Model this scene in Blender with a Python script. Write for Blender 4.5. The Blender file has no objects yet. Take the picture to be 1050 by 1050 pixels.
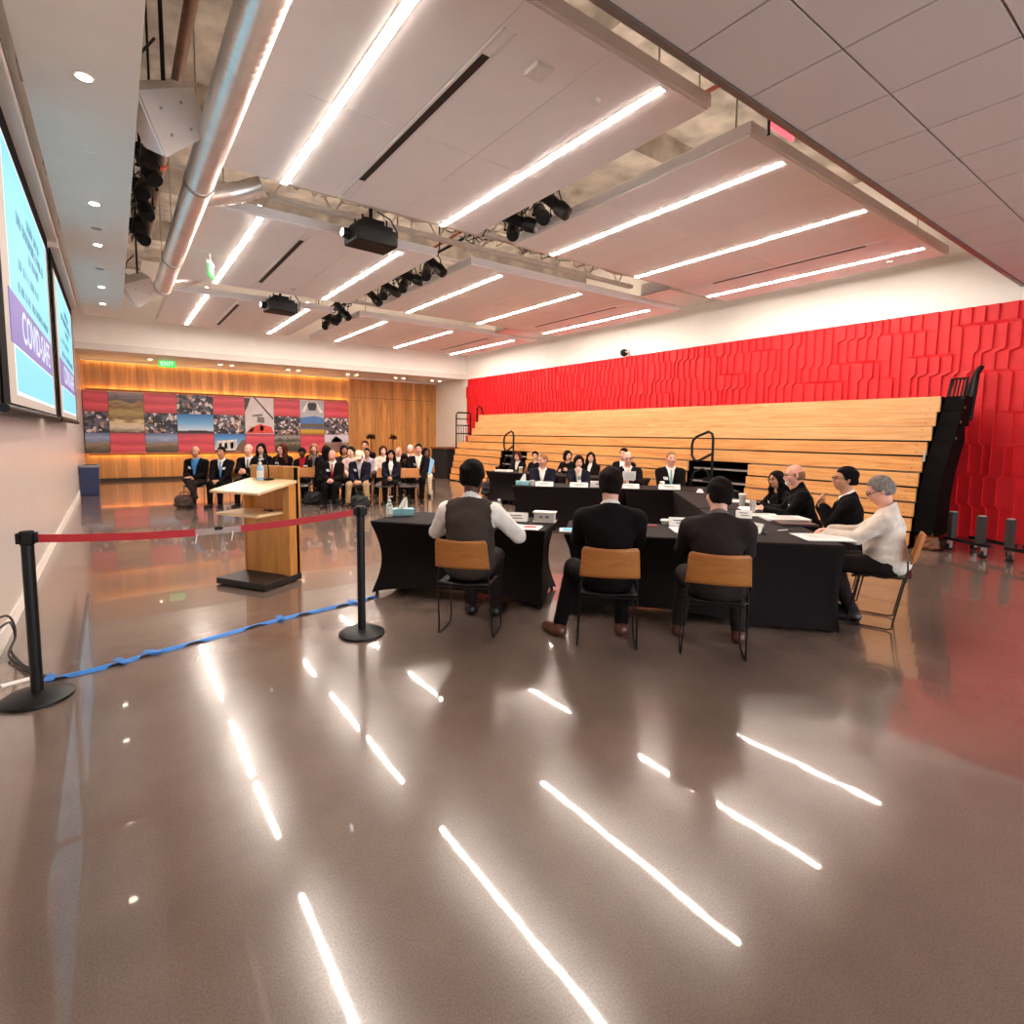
import bpy, math, random
import numpy as np
from mathutils import Vector, Matrix
random.seed(7)
PI = math.pi
D = math.radians
scene = bpy.context.scene
COL = scene.collection

# ------------------------------------------------------------------ camera
cam_d = bpy.data.cameras.new('camera')
cam_d.sensor_fit = 'HORIZONTAL'
cam_d.sensor_width = 36.0
cam_d.lens = 554.057 / 1050 * 36.0
cam_d.shift_x = (525 - 516.53) / 1050
cam_d.shift_y = -(525 - 496.35) / 1050
cam_d.clip_start = 0.05
cam = bpy.data.objects.new('camera', cam_d)
COL.objects.link(cam)
_r = Vector((0.81175306, -0.5838935, 0.01119643))
_u = Vector((0.04426357, 0.08063122, 0.99576069))
_f = Vector((0.58232097, 0.80781619, -0.09129785))
_m = Matrix(((_r.x, _u.x, -_f.x, 0), (_r.y, _u.y, -_f.y, 0), (_r.z, _u.z, -_f.z, 1.6), (0, 0, 0, 1)))
cam.matrix_world = _m
scene.camera = cam

# ------------------------------------------------------------------ world, exposure
w = bpy.data.worlds.new('world')
scene.world = w
w.use_nodes = True
w.node_tree.nodes['Background'].inputs[0].default_value = (0.86, 0.93, 1.0, 1)
w.node_tree.nodes['Background'].inputs[1].default_value = 2.4
vs = scene.view_settings
vs.view_transform = 'Standard'
vs.look = 'None'
vs.exposure = 0.9
vs.gamma = 1.0
vs.use_curve_mapping = False
scene.cycles.max_bounces = 10
scene.cycles.diffuse_bounces = 6
scene.cycles.glossy_bounces = 4
scene.cycles.sample_clamp_indirect = 8.0
STRIP_POWER = 64.0      # linear ceiling lights
COVE_POWER = 11.0        # hidden cove strips on the timber wall
SCREEN_POWER = 0.56     # projected slides
DOWN_POWER = 22.0
# ------------------------------------------------------------------ materials
def lin(c):
    return tuple((x / 255 / 12.92) if x / 255 <= 0.04045 else ((x / 255 + 0.055) / 1.055) ** 2.4 for x in c)

MATS = {}
def new_mat(name):
    m = bpy.data.materials.new(name)
    m.use_nodes = True
    nt = m.node_tree
    b = nt.nodes['Principled BSDF']
    return m, nt, b

def mat(name, rgb, rough=0.5, metal=0.0, var=0.12, scale=9.0, bump=0.0, bscale=60.0, spec=0.5, linear=False, sheen=0.0):
    """procedural material: noise-mottled base colour, optional noise bump"""
    if name in MATS:
        return MATS[name]
    m, nt, b = new_mat(name)
    c = rgb if linear else lin(rgb)
    tc = nt.nodes.new('ShaderNodeTexCoord')
    n = nt.nodes.new('ShaderNodeTexNoise')
    n.inputs['Scale'].default_value = scale
    n.inputs['Detail'].default_value = 4
    nt.links.new(tc.outputs['Object'], n.inputs['Vector'])
    r = nt.nodes.new('ShaderNodeValToRGB')
    r.color_ramp.elements[0].position = 0.3
    r.color_ramp.elements[1].position = 0.7
    r.color_ramp.elements[0].color = tuple(x * (1 - var) for x in c) + (1,)
    r.color_ramp.elements[1].color = tuple(min(1, x * (1 + var)) for x in c) + (1,)
    nt.links.new(n.outputs['Fac'], r.inputs['Fac'])
    nt.links.new(r.outputs['Color'], b.inputs['Base Color'])
    b.inputs['Roughness'].default_value = rough
    b.inputs['Metallic'].default_value = metal
    b.inputs['Specular IOR Level'].default_value = spec
    if sheen:
        b.inputs['Sheen Weight'].default_value = sheen
    if bump:
        n2 = nt.nodes.new('ShaderNodeTexNoise')
        n2.inputs['Scale'].default_value = bscale
        n2.inputs['Detail'].default_value = 3
        nt.links.new(tc.outputs['Object'], n2.inputs['Vector'])
        bp = nt.nodes.new('ShaderNodeBump')
        bp.inputs['Strength'].default_value = bump
        bp.inputs['Distance'].default_value = 0.02
        nt.links.new(n2.outputs['Fac'], bp.inputs['Height'])
        nt.links.new(bp.outputs['Normal'], b.inputs['Normal'])
    MATS[name] = m
    return m

def wood(name, c1, c2, sc=(14, 14, 1.2), rough=0.42, board=0.0, board_axis=0, c3=None, ring=3.0, bumpy=0.0):
    """grain stretched along the axis with the small scale; boards of width `board` vary in tone"""
    if name in MATS:
        return MATS[name]
    m, nt, b = new_mat(name)
    N, L = nt.nodes, nt.links
    tc = N.new('ShaderNodeTexCoord')
    mp = N.new('ShaderNodeMapping')
    mp.inputs['Scale'].default_value = sc
    L.new(tc.outputs['Object'], mp.inputs['Vector'])
    vec = mp.outputs['Vector']
    n = N.new('ShaderNodeTexNoise')
    n.inputs['Scale'].default_value = 1.0
    n.inputs['Detail'].default_value = 6
    n.inputs['Roughness'].default_value = 0.65
    n.inputs['Distortion'].default_value = ring * 0.3
    if board:
        sp = N.new('ShaderNodeSeparateXYZ')
        L.new(tc.outputs['Object'], sp.inputs[0])
        dv = N.new('ShaderNodeMath'); dv.operation = 'DIVIDE'; dv.inputs[1].default_value = board
        L.new(sp.outputs[board_axis], dv.inputs[0])
        fl = N.new('ShaderNodeMath'); fl.operation = 'FLOOR'
        L.new(dv.outputs[0], fl.inputs[0])
        wn = N.new('ShaderNodeTexWhiteNoise'); wn.noise_dimensions = '1D'
        L.new(fl.outputs[0], wn.inputs['W'])
        ad = N.new('ShaderNodeVectorMath'); ad.operation = 'MULTIPLY_ADD'
        L.new(wn.outputs['Color'], ad.inputs[0])
        ad.inputs[1].default_value = (40, 40, 40)
        L.new(mp.outputs['Vector'], ad.inputs[2])
        vec = ad.outputs[0]
    L.new(vec, n.inputs['Vector'])
    r = N.new('ShaderNodeValToRGB')
    r.color_ramp.elements[0].position = 0.32
    r.color_ramp.elements[1].position = 0.68
    r.color_ramp.elements[0].color = lin(c1) + (1,)
    r.color_ramp.elements[1].color = lin(c2) + (1,)
    L.new(n.outputs['Fac'], r.inputs['Fac'])
    out = r.outputs['Color']
    if board:
        mx = N.new('ShaderNodeMix'); mx.data_type = 'RGBA'; mx.blend_type = 'MULTIPLY'
        mx.inputs[0].default_value = 1.0
        rr = N.new('ShaderNodeMapRange')
        rr.inputs[3].default_value = 0.72; rr.inputs[4].default_value = 1.12
        L.new(wn.outputs['Value'], rr.inputs[0])
        cb = N.new('ShaderNodeCombineColor')
        for i in range(3):
            L.new(rr.outputs[0], cb.inputs[i])
        L.new(out, mx.inputs[6]); L.new(cb.outputs[0], mx.inputs[7])
        out = mx.outputs[2]
    L.new(out, b.inputs['Base Color'])
    b.inputs['Roughness'].default_value = rough
    MATS[name] = m
    return m

def emit(name, rgb, power):
    if name in MATS:
        return MATS[name]
    m, nt, b = new_mat(name)
    b.inputs['Base Color'].default_value = (0.03, 0.03, 0.03, 1)
    b.inputs['Roughness'].default_value = 0.6
    b.inputs['Emission Color'].default_value = lin(rgb) + (1,)
    b.inputs['Emission Strength'].default_value = power
    MATS[name] = m
    return m

def clear_mat(name, rgb, rough=0.05, alpha_mix=0.75):
    """thin clear plastic / glass"""
    if name in MATS:
        return MATS[name]
    m, nt, b = new_mat(name)
    b.inputs['Base Color'].default_value = lin(rgb) + (1,)
    b.inputs['Roughness'].default_value = rough
    b.inputs['Transmission Weight'].default_value = alpha_mix
    b.inputs['IOR'].default_value = 1.3
    n = nt.nodes.new('ShaderNodeTexNoise'); n.inputs['Scale'].default_value = 20
    mr = nt.nodes.new('ShaderNodeMapRange'); mr.inputs[3].default_value = rough; mr.inputs[4].default_value = rough + 0.08
    nt.links.new(n.outputs['Fac'], mr.inputs[0]); nt.links.new(mr.outputs[0], b.inputs['Roughness'])
    MATS[name] = m
    return m

# ------------------------------------------------------------------ objects
def tag(o, label=None, cat=None, group=None, kind=None):
    if label: o['label'] = label
    if cat: o['category'] = cat
    if group: o['group'] = group
    if kind: o['kind'] = kind
    return o

def thing(name, label, cat, loc=(0, 0, 0), rz=0.0, group=None):
    o = bpy.data.objects.new(name, None)
    o.empty_display_size = 0.1
    COL.objects.link(o)
    o.location = loc
    o.rotation_euler = (0, 0, rz)
    return tag(o, label, cat, group)

def copy_tree(o, parent=None):
    c = o.copy()
    COL.objects.link(c)
    if parent is not None:
        c.parent = parent
    for ch in list(o.children):
        copy_tree(ch, c)
    return c

class MB:
    """collects shapes into one mesh"""
    def __init__(s):
        s.v, s.f = [], []
    def add(s, vs_, fs_, M=None):
        k = len(s.v)
        if M is not None:
            vs_ = [M @ Vector(p) for p in vs_]
        s.v += [tuple(p) for p in vs_]
        s.f += [tuple(i + k for i in f) for f in fs_]
        return s
    def box(s, c, d, M=None, rz=0.0, taper=1.0):
        x, y, z = d[0] / 2, d[1] / 2, d[2] / 2
        p = [(-x, -y, -z), (x, -y, -z), (x, y, -z), (-x, y, -z), (-x * taper, -y * taper, z), (x * taper, -y * taper, z), (x * taper, y * taper, z), (-x * taper, y * taper, z)]
        R = Matrix.Translation(c) @ Matrix.Rotation(rz, 4, 'Z')
        if M is not None:
            R = M @ R
        return s.add(p, [(3, 2, 1, 0), (4, 5, 6, 7), (0, 1, 5, 4), (1, 2, 6, 5), (2, 3, 7, 6), (3, 0, 4, 7)], R)
    def lohi(s, a, b):
        return s.box([(a[i] + b[i]) / 2 for i in range(3)], [abs(b[i] - a[i]) for i in range(3)])
    def cyl(s, a, b, r0, r1=None, n=14, caps=True):
        r1 = r0 if r1 is None else r1
        a, b = Vector(a), Vector(b)
        q = (b - a).to_track_quat('Z', 'Y')
        vs_, fs_ = [], []
        for p, r in ((a, r0), (b, r1)):
            for i in range(n):
                t = 2 * PI * i / n
                vs_.append(p + q @ Vector((r * math.cos(t), r * math.sin(t), 0)))
        for i in range(n):
            j = (i + 1) % n
            fs_.append((i, j, n + j, n + i))
        if caps:
            fs_.append(tuple(range(n - 1, -1, -1))); fs_.append(tuple(range(n, 2 * n)))
        return s.add(vs_, fs_)
    def tube(s, pts, r, n=8, closed=False):
        P = [Vector(p) for p in pts]
        m = len(P)
        T = []
        for i in range(m):
            a = P[(i - 1) % m] if (closed or i > 0) else P[i]
            b = P[(i + 1) % m] if (closed or i < m - 1) else P[i]
            T.append((b - a).normalized())
        ref = Vector((0, 0, 1)) if abs(T[0].z) < 0.9 else Vector((1, 0, 0))
        nrm = (ref - T[0] * ref.dot(T[0])).normalized()
        vs_, fs_ = [], []
        for i in range(m):
            nrm = (nrm - T[i] * nrm.dot(T[i]))
            nrm = nrm.normalized() if nrm.length > 1e-6 else T[i].orthogonal().normalized()
            bi = T[i].cross(nrm)
            rr = r[i] if isinstance(r, (list, tuple)) else r
            for k in range(n):
                t = 2 * PI * k / n
                vs_.append(P[i] + (nrm * math.cos(t) + bi * math.sin(t)) * rr)
        for i in range(m if closed else m - 1):
            i2 = (i + 1) % m
            for k in range(n):
                k2 = (k + 1) % n
                fs_.append((i * n + k, i * n + k2, i2 * n + k2, i2 * n + k))
        if not closed:
            fs_.append(tuple(range(n - 1, -1, -1)))
            fs_.append(tuple((m - 1) * n + k for k in range(n)))
        return s.add(vs_, fs_)
    def lathe(s, prof, c=(0, 0, 0), n=20, M=None):
        vs_, fs_ = [], []
        for r, z in prof:
            for i in range(n):
                t = 2 * PI * i / n
                vs_.append((c[0] + r * math.cos(t), c[1] + r * math.sin(t), c[2] + z))
        for k in range(len(prof) - 1):
            for i in range(n):
                j = (i + 1) % n
                fs_.append((k * n + i, k * n + j, (k + 1) * n + j, (k + 1) * n + i))
        fs_.append(tuple(range(n - 1, -1, -1)))
        fs_.append(tuple((len(prof) - 1) * n + i for i in range(n)))
        return s.add(vs_, fs_, M)
    def prism(s, poly, a, b, axis='z', M=None):
        """2-D polygon extruded along an axis: z -> (x,y), y -> (x,z), x -> (y,z)"""
        n = len(poly)
        def P(p, h):
            return (p[0], p[1], h) if axis == 'z' else (p[0], h, p[1]) if axis == 'y' else (h, p[0], p[1])
        vs_ = [P(p, a) for p in poly] + [P(p, b) for p in poly]
        fs_ = [tuple(range(n - 1, -1, -1)), tuple(range(n, 2 * n))] + [(i, (i + 1) % n, n + (i + 1) % n, n + i) for i in range(n)]
        if axis == 'y':
            fs_ = [tuple(reversed(f)) for f in fs_]
        return s.add(vs_, fs_, M)
    def grid(s, nu, nv, fn):
        vs_ = [fn(i / nu, j / nv) for j in range(nv + 1) for i in range(nu + 1)]
        fs_ = [(j * (nu + 1) + i, j * (nu + 1) + i + 1, (j + 1) * (nu + 1) + i + 1, (j + 1) * (nu + 1) + i) for j in range(nv) for i in range(nu)]
        return s.add(vs_, fs_)
    def build(s, name, m, parent=None, smooth=False, bevel=0.0, loc=None, rot=None, solid=0.0, seg=2):
        me = bpy.data.meshes.new(name)
        me.from_pydata(s.v, [], s.f)
        me.validate()
        if m is not None:
            me.materials.append(m)
        if smooth:
            me.polygons.foreach_set('use_smooth', [True] * len(me.polygons))
            me.set_sharp_from_angle(angle=D(40))
        o = bpy.data.objects.new(name, me)
        COL.objects.link(o)
        if parent is not None:
            o.parent = parent
        if loc is not None: o.location = loc
        if rot is not None: o.rotation_euler = rot
        if solid:
            md = o.modifiers.new('solid', 'SOLIDIFY'); md.thickness = solid; md.offset = 0
        if bevel:
            md = o.modifiers.new('bevel', 'BEVEL'); md.width = bevel; md.segments = seg; md.limit_method = 'ANGLE'; md.angle_limit = D(40)
        return o

def struct(o):
    return tag(o, kind='structure')

def text_mesh(name, body, size, m, parent, loc, rot, depth=0.002, spacing=1.0, align='CENTER', sx=1.0):
    cu = bpy.data.curves.new(name, 'FONT')
    cu.body = body
    cu.size = size
    cu.extrude = depth
    cu.offset = 0.012 * size
    cu.align_x = align
    cu.align_y = 'CENTER'
    cu.space_character = spacing
    tmp = bpy.data.objects.new(name + '_tmp', cu)
    COL.objects.link(tmp)
    dg = bpy.context.evaluated_depsgraph_get()
    me = bpy.data.meshes.new_from_object(tmp.evaluated_get(dg))
    bpy.data.objects.remove(tmp)
    bpy.data.curves.remove(cu)
    me.materials.clear(); me.materials.append(m)
    o = bpy.data.objects.new(name, me)
    COL.objects.link(o)
    o.parent = parent
    o.location = loc
    o.rotation_euler = rot
    o.scale = (sx, 1, 1)
    return o

R2 = 2 ** -0.5
def W(v, w_, z=0.0):
    """the meeting tables' own axes: v away along the side column, w to the right"""
    return ((v + w_) * R2, (v - w_) * R2, z)
def face(dx, dy):
    return math.atan2(-dx, dy)

# shared materials
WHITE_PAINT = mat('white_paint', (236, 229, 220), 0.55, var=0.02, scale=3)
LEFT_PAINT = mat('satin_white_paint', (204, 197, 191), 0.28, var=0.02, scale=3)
CLOUD = mat('white_ceiling_panel', (243, 238, 236), 0.75, var=0.015, scale=4, bump=0.05, bscale=240)
CLOUD_EDGE = mat('panel_edge', (232, 226, 222), 0.6, var=0.02)
TILE = mat('mineral_tile', (206, 190, 182), 0.9, var=0.05, scale=160, bump=0.25, bscale=300)
BLACK_METAL = mat('black_metal', (13, 8, 8), 0.5, var=0.1, spec=0.25)
BLACK_PLASTIC = mat('black_plastic', (13, 8, 8), 0.55, var=0.15, spec=0.25)
STEEL = mat('bare_steel', (170, 160, 150), 0.35, metal=0.9, var=0.1)
WHITE_PLASTIC = mat('white_plastic', (226, 220, 212), 0.45, var=0.02)
PAPER = mat('white_paper', (235, 230, 222), 0.7, var=0.02, scale=20)
CONCRETE = mat('raw_concrete', (170, 158, 146), 0.9, var=0.4, scale=2.2, bump=0.3, bscale=12)
# ------------------------------------------------------------------ the room
XL, XR, YB, YN, ZT = -0.73, 11.37, 20.85, -5.0, 6.3
YF = 18.4               # drop of the low soffit in front of the timber wall
SOF = 3.75
TZ = 3.95               # tiled ceiling
CZ = 4.5                # underside of the hung panels

def floor_mat():
    m, nt, b = new_mat('polished_concrete')
    N, L = nt.nodes, nt.links
    tc = N.new('ShaderNodeTexCoord')
    a = N.new('ShaderNodeTexNoise'); a.inputs['Scale'].default_value = 0.55; a.inputs['Detail'].default_value = 7; a.inputs['Roughness'].default_value = 0.62
    c = N.new('ShaderNodeTexNoise'); c.inputs['Scale'].default_value = 140; c.inputs['Detail'].default_value = 3
    L.new(tc.outputs['Object'], a.inputs['Vector']); L.new(tc.outputs['Object'], c.inputs['Vector'])
    r = N.new('ShaderNodeValToRGB')
    r.color_ramp.elements[0].position = 0.3; r.color_ramp.elements[1].position = 0.72
    r.color_ramp.elements[0].color = lin((100, 83, 74)) + (1,)
    r.color_ramp.elements[1].color = lin((132, 112, 101)) + (1,)
    L.new(a.outputs['Fac'], r.inputs['Fac'])
    r2 = N.new('ShaderNodeValToRGB')
    r2.color_ramp.elements[0].position = 0.36; r2.color_ramp.elements[1].position = 0.62
    r2.color_ramp.elements[0].color = (0.85, 0.84, 0.83, 1); r2.color_ramp.elements[1].color = (1.06, 1.06, 1.06, 1)
    L.new(c.outputs['Fac'], r2.inputs['Fac'])
    mx = N.new('ShaderNodeMix'); mx.data_type = 'RGBA'; mx.blend_type = 'MULTIPLY'; mx.inputs[0].default_value = 1
    L.new(r.outputs['Color'], mx.inputs[6]); L.new(r2.outputs['Color'], mx.inputs[7])
    L.new(mx.outputs[2], b.inputs['Base Color'])
    d = N.new('ShaderNodeTexNoise'); d.inputs['Scale'].default_value = 1.3; d.inputs['Detail'].default_value = 5
    L.new(tc.outputs['Object'], d.inputs['Vector'])
    mr = N.new('ShaderNodeMapRange'); mr.inputs[3].default_value = 0.14; mr.inputs[4].default_value = 0.26
    L.new(d.outputs['Fac'], mr.inputs[0]); L.new(mr.outputs[0], b.inputs['Roughness'])
    e = N.new('ShaderNodeTexNoise'); e.inputs['Scale'].default_value = 2.4; e.inputs['Detail'].default_value = 3
    L.new(tc.outputs['Object'], e.inputs['Vector'])
    bp = N.new('ShaderNodeBump'); bp.inputs['Strength'].default_value = 0.03; bp.inputs['Distance'].default_value = 0.02
    L.new(e.outputs['Fac'], bp.inputs['Height']); L.new(bp.outputs['Normal'], b.inputs['Normal'])
    b.inputs['Specular IOR Level'].default_value = 0.5
    b.inputs['Coat Weight'].default_value = 0.62
    b.inputs['Coat Roughness'].default_value = 0.035
    b.inputs['Coat IOR'].default_value = 1.5
    L.new(bp.outputs['Normal'], b.inputs['Coat Normal'])
    return m

struct(MB().lohi((XL - 0.2, YN - 0.2, -0.2), (XR + 0.2, YB + 0.2, 0)).build('floor', floor_mat()))
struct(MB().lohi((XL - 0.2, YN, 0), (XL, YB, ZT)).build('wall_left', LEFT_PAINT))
# unseen wall behind the camera; its opening is added to let fill light in
_nw = MB()
_nw.lohi((XL - 0.2, YN - 0.2, 3.85), (XR + 0.2, YN, ZT)).lohi((XL - 0.2, YN - 0.2, 0), (XL + 0.6, YN, 3.85)).lohi((XR - 0.6, YN - 0.2, 0), (XR + 0.2, YN, 3.85))
struct(_nw.build('wall_near', WHITE_PAINT))
# right wall: plain above and beyond the red relief
struct(MB().lohi((XR, YN, 0), (XR + 0.2, YB, ZT)).build('wall_right', WHITE_PAINT))
TIMBER = wood('timber_veneer', (186, 118, 52), (226, 164, 92), sc=(9, 9, 0.7), rough=0.4, board=0.165, board_axis=0)
struct(MB().lohi((XL, YB, 0), (XR, YB + 0.2, SOF)).build('wall_back', TIMBER))
mb = MB()
for z0, z1 in ((0, 0.1), (2.98, 3.0)):
    mb.lohi((XL, YB - 0.012, z0), (XR, YB, z1)) if z0 == 0 else mb.lohi((7.5, YB - 0.004, z0), (XR, YB, z1 - 0.008))
struct(mb.build('baseboard_back', mat('dark_recess', (52, 36, 26), 0.7)))
struct(MB().lohi((XL, YN, 0), (XL + 0.014, YB - 0.02, 0.13)).build('baseboard_left', mat('pale_baseboard', (232, 225, 217), 0.5, var=0.02), bevel=0.003))
# ceilings
mb = MB().lohi((XL, 2.0, ZT), (XR, YB, ZT + 0.2))
for y in (3.0, 6.0, 9.0, 12.0, 15.0):
    mb.lohi((XL, y - 0.22, ZT - 0.45), (XR, y + 0.22, ZT))
for x in (0.6, 4.8):
    mb.lohi((x - 0.2, 2.3, ZT - 0.3), (x + 0.2, YF, ZT))
struct(mb.build('ceiling_deck', CONCRETE))
# tiled ceiling over the camera: tiles with recessed joints
def tile_ceiling():
    mb = MB()
    mb.lohi((XL, YN, TZ + 0.03), (XR, 2.25, ZT + 0.2))
    back = struct(mb.build('ceiling_plenum', mat('ceiling_grid', (150, 132, 122), 0.7)))
    t = MB()
    xs = [XL] + [0.815 - 0.72 * 2 + 0.72 * k for k in range(0, 17)]
    xs = sorted(x for x in xs if XL <= x < XR) + [XR]
    ys = [2.25, 1.66, 0.99, 0.33, -0.33, -0.99, -1.65, -2.3, -2.95, -3.6, -4.3, YN]
    g = 0.007
    for a, b in zip(xs[:-1], xs[1:]):
        for c, d in zip(ys[1:], ys[:-1]):
            if b - a > 0.05:
                t.lohi((a + g, c + g, TZ), (b - g, d - g, TZ + 0.035))
    return struct(t.build('ceiling', TILE))
tile_ceiling()
struct(MB().lohi((XL, 2.25, TZ - 0.012), (XR, 2.30, TZ + 0.16)).build('trim_1', mat('ceiling_edge_metal', (120, 104, 96), 0.4, metal=0.4)))
struct(MB().lohi((XL, 2.26, TZ + 0.16), (XR, 2.28, ZT)).build('trim_2', CONCRETE))
# left soffit with downlights, and the low soffit at the far end
struct(MB().lohi((-0.40, 2.3, 4.0), (0.255, 14.55, 4.22)).build('ceiling_left', WHITE_PAINT))
struct(MB().lohi((XL, YF, SOF), (XR, YB, ZT)).build('ceiling_back', WHITE_PAINT, bevel=0.004))
struct(MB().lohi((XL, YF - 0.025, SOF - 0.01), (XR, YF, SOF + 0.17)).build('trim_3', mat('soffit_band', (214, 206, 198), 0.5, var=0.02)))

# red relief on the right wall: shingled vertical strips whose joints jog sideways
def relief():
    rnd = random.Random(3)
    pitch, y0, y1, z0, z1 = 0.165, -1.5, YF - 0.03, 0.0, 3.73
    ncol = int((y1 - y0) / pitch)
    bands = [0.5, 1.0, 1.5, 2.0, 2.66, 2.98, 3.42]
    zs = sorted(set([z0, z1] + [b for b in bands] + [b + 0.055 for b in bands]))
    joints = []
    for k in range(ncol + 1):
        row, o = [], 0.0
        for z in zs:
            if z in bands or z == z0:
                row.append(o)
                cur = bands.index(z) if z in bands else -1
                g = math.sin(k * 0.31 + cur * 1.9) + 0.7 * math.sin(k * 0.83 + cur * 3.1)
                if cur >= 0:
                    o = 0.06 * (1 if g > 0.5 else -1 if g < -0.7 else 0)
            else:
                row.append(o)
        joints.append(row)
    vs_, fs_ = [], []
    nz = len(zs)
    for k in range(ncol):
        for j, z in enumerate(zs):
            a = y0 + k * pitch + joints[k][j]
            b = y0 + (k + 1) * pitch + joints[k + 1][j]
            vs_.append((XR - 0.058, a, z)); vs_.append((XR - 0.02, b, z))
    def I(k, j, s): return (k * nz + j) * 2 + s
    for k in range(ncol):
        for j in range(nz - 1):
            fs_.append((I(k, j, 0), I(k, j + 1, 0), I(k, j + 1, 1), I(k, j, 1)))
            if k < ncol - 1:
                fs_.append((I(k, j, 1), I(k, j + 1, 1), I(k + 1, j + 1, 0), I(k + 1, j, 0)))
        # little lid on top
        t0, t1 = I(k, nz - 1, 0), I(k, nz - 1, 1)
        n = len(vs_)
        vs_.append((XR, vs_[t0][1], z1)); vs_.append((XR, vs_[t1][1], z1))
        fs_.append((t0, n, n + 1, t1))
    m = MB(); m.add(vs_, fs_)
    return struct(m.build('wall_right_relief', mat('red_relief', (222, 26, 34), 0.6, var=0.05, scale=4, bump=0.06, bscale=90)))
relief()
# ------------------------------------------------------------------ hung ceiling panels and their lights
LIGHT = emit('warm_led', (255, 243, 230), STRIP_POWER)
ADDED_UPLIGHT = emit('added_uplight_led', (255, 240, 224), STRIP_POWER * 0.42)  # unseen upward strips, added to brighten the deck above the panels
DARK_SLOT = mat('dark_slot', (26, 20, 18), 0.6)
rows = [(3.08, 6.92, 'nearest'), (8.1, 12.25, 'middle'), (13.3, 17.5, 'farthest')]
cols = [(1.06, 4.45, 'left'), (5.1, 10.82, 'right')]
SLOTX = {0: 2.45, 1: 9.35}
seamx = {0: (2.37, 3.2), 1: (7.0, 8.8, 9.28)}
names = {(0, 0): 'large white hung ceiling panel nearest on the duct side, with a grey sensor box under it',
         (0, 1): 'large white hung ceiling panel nearest on the red wall side, three light strips',
         (1, 0): 'white hung ceiling panel of the middle row beside the duct',
         (1, 1): 'white hung ceiling panel of the middle row beside the red wall',
         (2, 0): 'white hung ceiling panel farthest away near the end of the duct',
         (2, 1): 'white hung ceiling panel farthest away near the red wall corner'}
def cloud(r, c):
    y0, y1, _ = rows[r]; x0, x1, _ = cols[c]
    t = thing('ceiling_panel', names[(r, c)], 'ceiling panel', ((x0 + x1) / 2, (y0 + y1) / 2, CZ), 0, 'hung ceiling panels')
    ox, oy = (x0 + x1) / 2, (y0 + y1) / 2
    fr = MB()
    fr.lohi((x0 - ox, y0 - oy, 0.02), (x1 - ox, y1 - oy, 0.13))
    fr.build('edge_frame', CLOUD_EDGE, t, bevel=0.004)
    tl = MB()
    xs = [x0 + 0.02] + [x for x in seamx[c]] + [x1 - 0.02]
    ym = y0 + (y1 - y0) * 0.505
    ys = [y0 + 0.02, ym, y1 - 0.02]
    g = 0.004
    for a, b in zip(xs[:-1], xs[1:]):
        for p, q in zip(ys[:-1], ys[1:]):
            tl.lohi((a + g - ox, p + g - oy, 0), (b - g - ox, q - g - oy, 0.03))
    tl.build('facing_tiles', CLOUD, t)
    sx = SLOTX[c]
    s = MB()
    s.lohi((sx - 0.035 - ox, y0 + 0.62 - oy, -0.006), (sx + 0.035 - ox, y1 - 0.66 - oy, 0.006))
    sl = s.build('air_slot', DARK_SLOT, t)
    s = MB()
    for e in (-0.05, 0.05):
        s.lohi((sx + e - 0.012 - ox, y0 + 0.3 - oy, -0.008), (sx + e + 0.012 - ox, y1 - 0.1 - oy, 0.004))
    s.build('slot_frame', CLOUD_EDGE, t)
    rods = [(x0 + 0.3, y0 + 0.35), (x1 - 0.3, y0 + 0.35), (x0 + 0.3, y1 - 0.35), (x1 - 0.3, y1 - 0.35)]
    for rx, ry in rods:
        MB().cyl((rx - ox, ry - oy, 0.12), (rx - ox, ry - oy, ZT - CZ - 0.002), 0.009, n=8).build('hanger_rod', STEEL, t)
    return t
for r in range(3):
    for c in range(2):
        cloud(r, c)

strips = [(1.75, 0), (3.86, 0), (5.88, 1), (7.91, 1), (10.15, 1)]
spans = [[(3.5, 6.9), (3.14, 6.9), (3.16, 6.9), (3.15, 6.9), (3.2, 6.9)],
         [(8.14, 12.18), (8.27, 12.16), (8.31, 12.2), (8.36, 12.2), (8.44, 12.2)],
         [(13.33, 17.3), (13.35, 17.35), (13.5, 17.35), (13.6, 17.4), (13.65, 17.45)]]
spans[0][0] = (3.14, 6.9)
ordw = ['first', 'second', 'third', 'fourth', 'fifth']
rw = ['nearest row of panels', 'middle row of panels', 'farthest row of panels']
for r in range(3):
    for k, (x, c) in enumerate(strips):
        a, b = spans[r][k]
        t = thing('linear_light', 'lit linear light in the %s, %s counted from the duct' % (rw[r], ordw[k]), 'ceiling light', (x, (a + b) / 2, CZ), 0, 'linear ceiling lights')
        h = (b - a) / 2
        hs = MB()
        hs.lohi((-0.046, -h - 0.012, -0.004), (-0.036, h + 0.012, -0.001)).lohi((0.036, -h - 0.012, -0.004), (0.046, h + 0.012, -0.001))
        hs.lohi((-0.036, -h - 0.012, -0.011), (0.036, -h, -0.001)).lohi((-0.036, h, -0.011), (0.036, h + 0.012, -0.001))
        hs.build('housing', WHITE_PLASTIC, t)
        MB().lohi((-0.034, -h, -0.0085), (0.034, h, -0.002)).build('diffuser', LIGHT, t)
        MB().lohi((-0.03, -h, 0.1302), (0.03, h, 0.15)).build('added_uplight_housing', WHITE_PLASTIC, t)
        MB().lohi((-0.026, -h + 0.01, 0.1502), (0.026, h - 0.01, 0.156)).build('added_uplight', ADDED_UPLIGHT, t)

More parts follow.
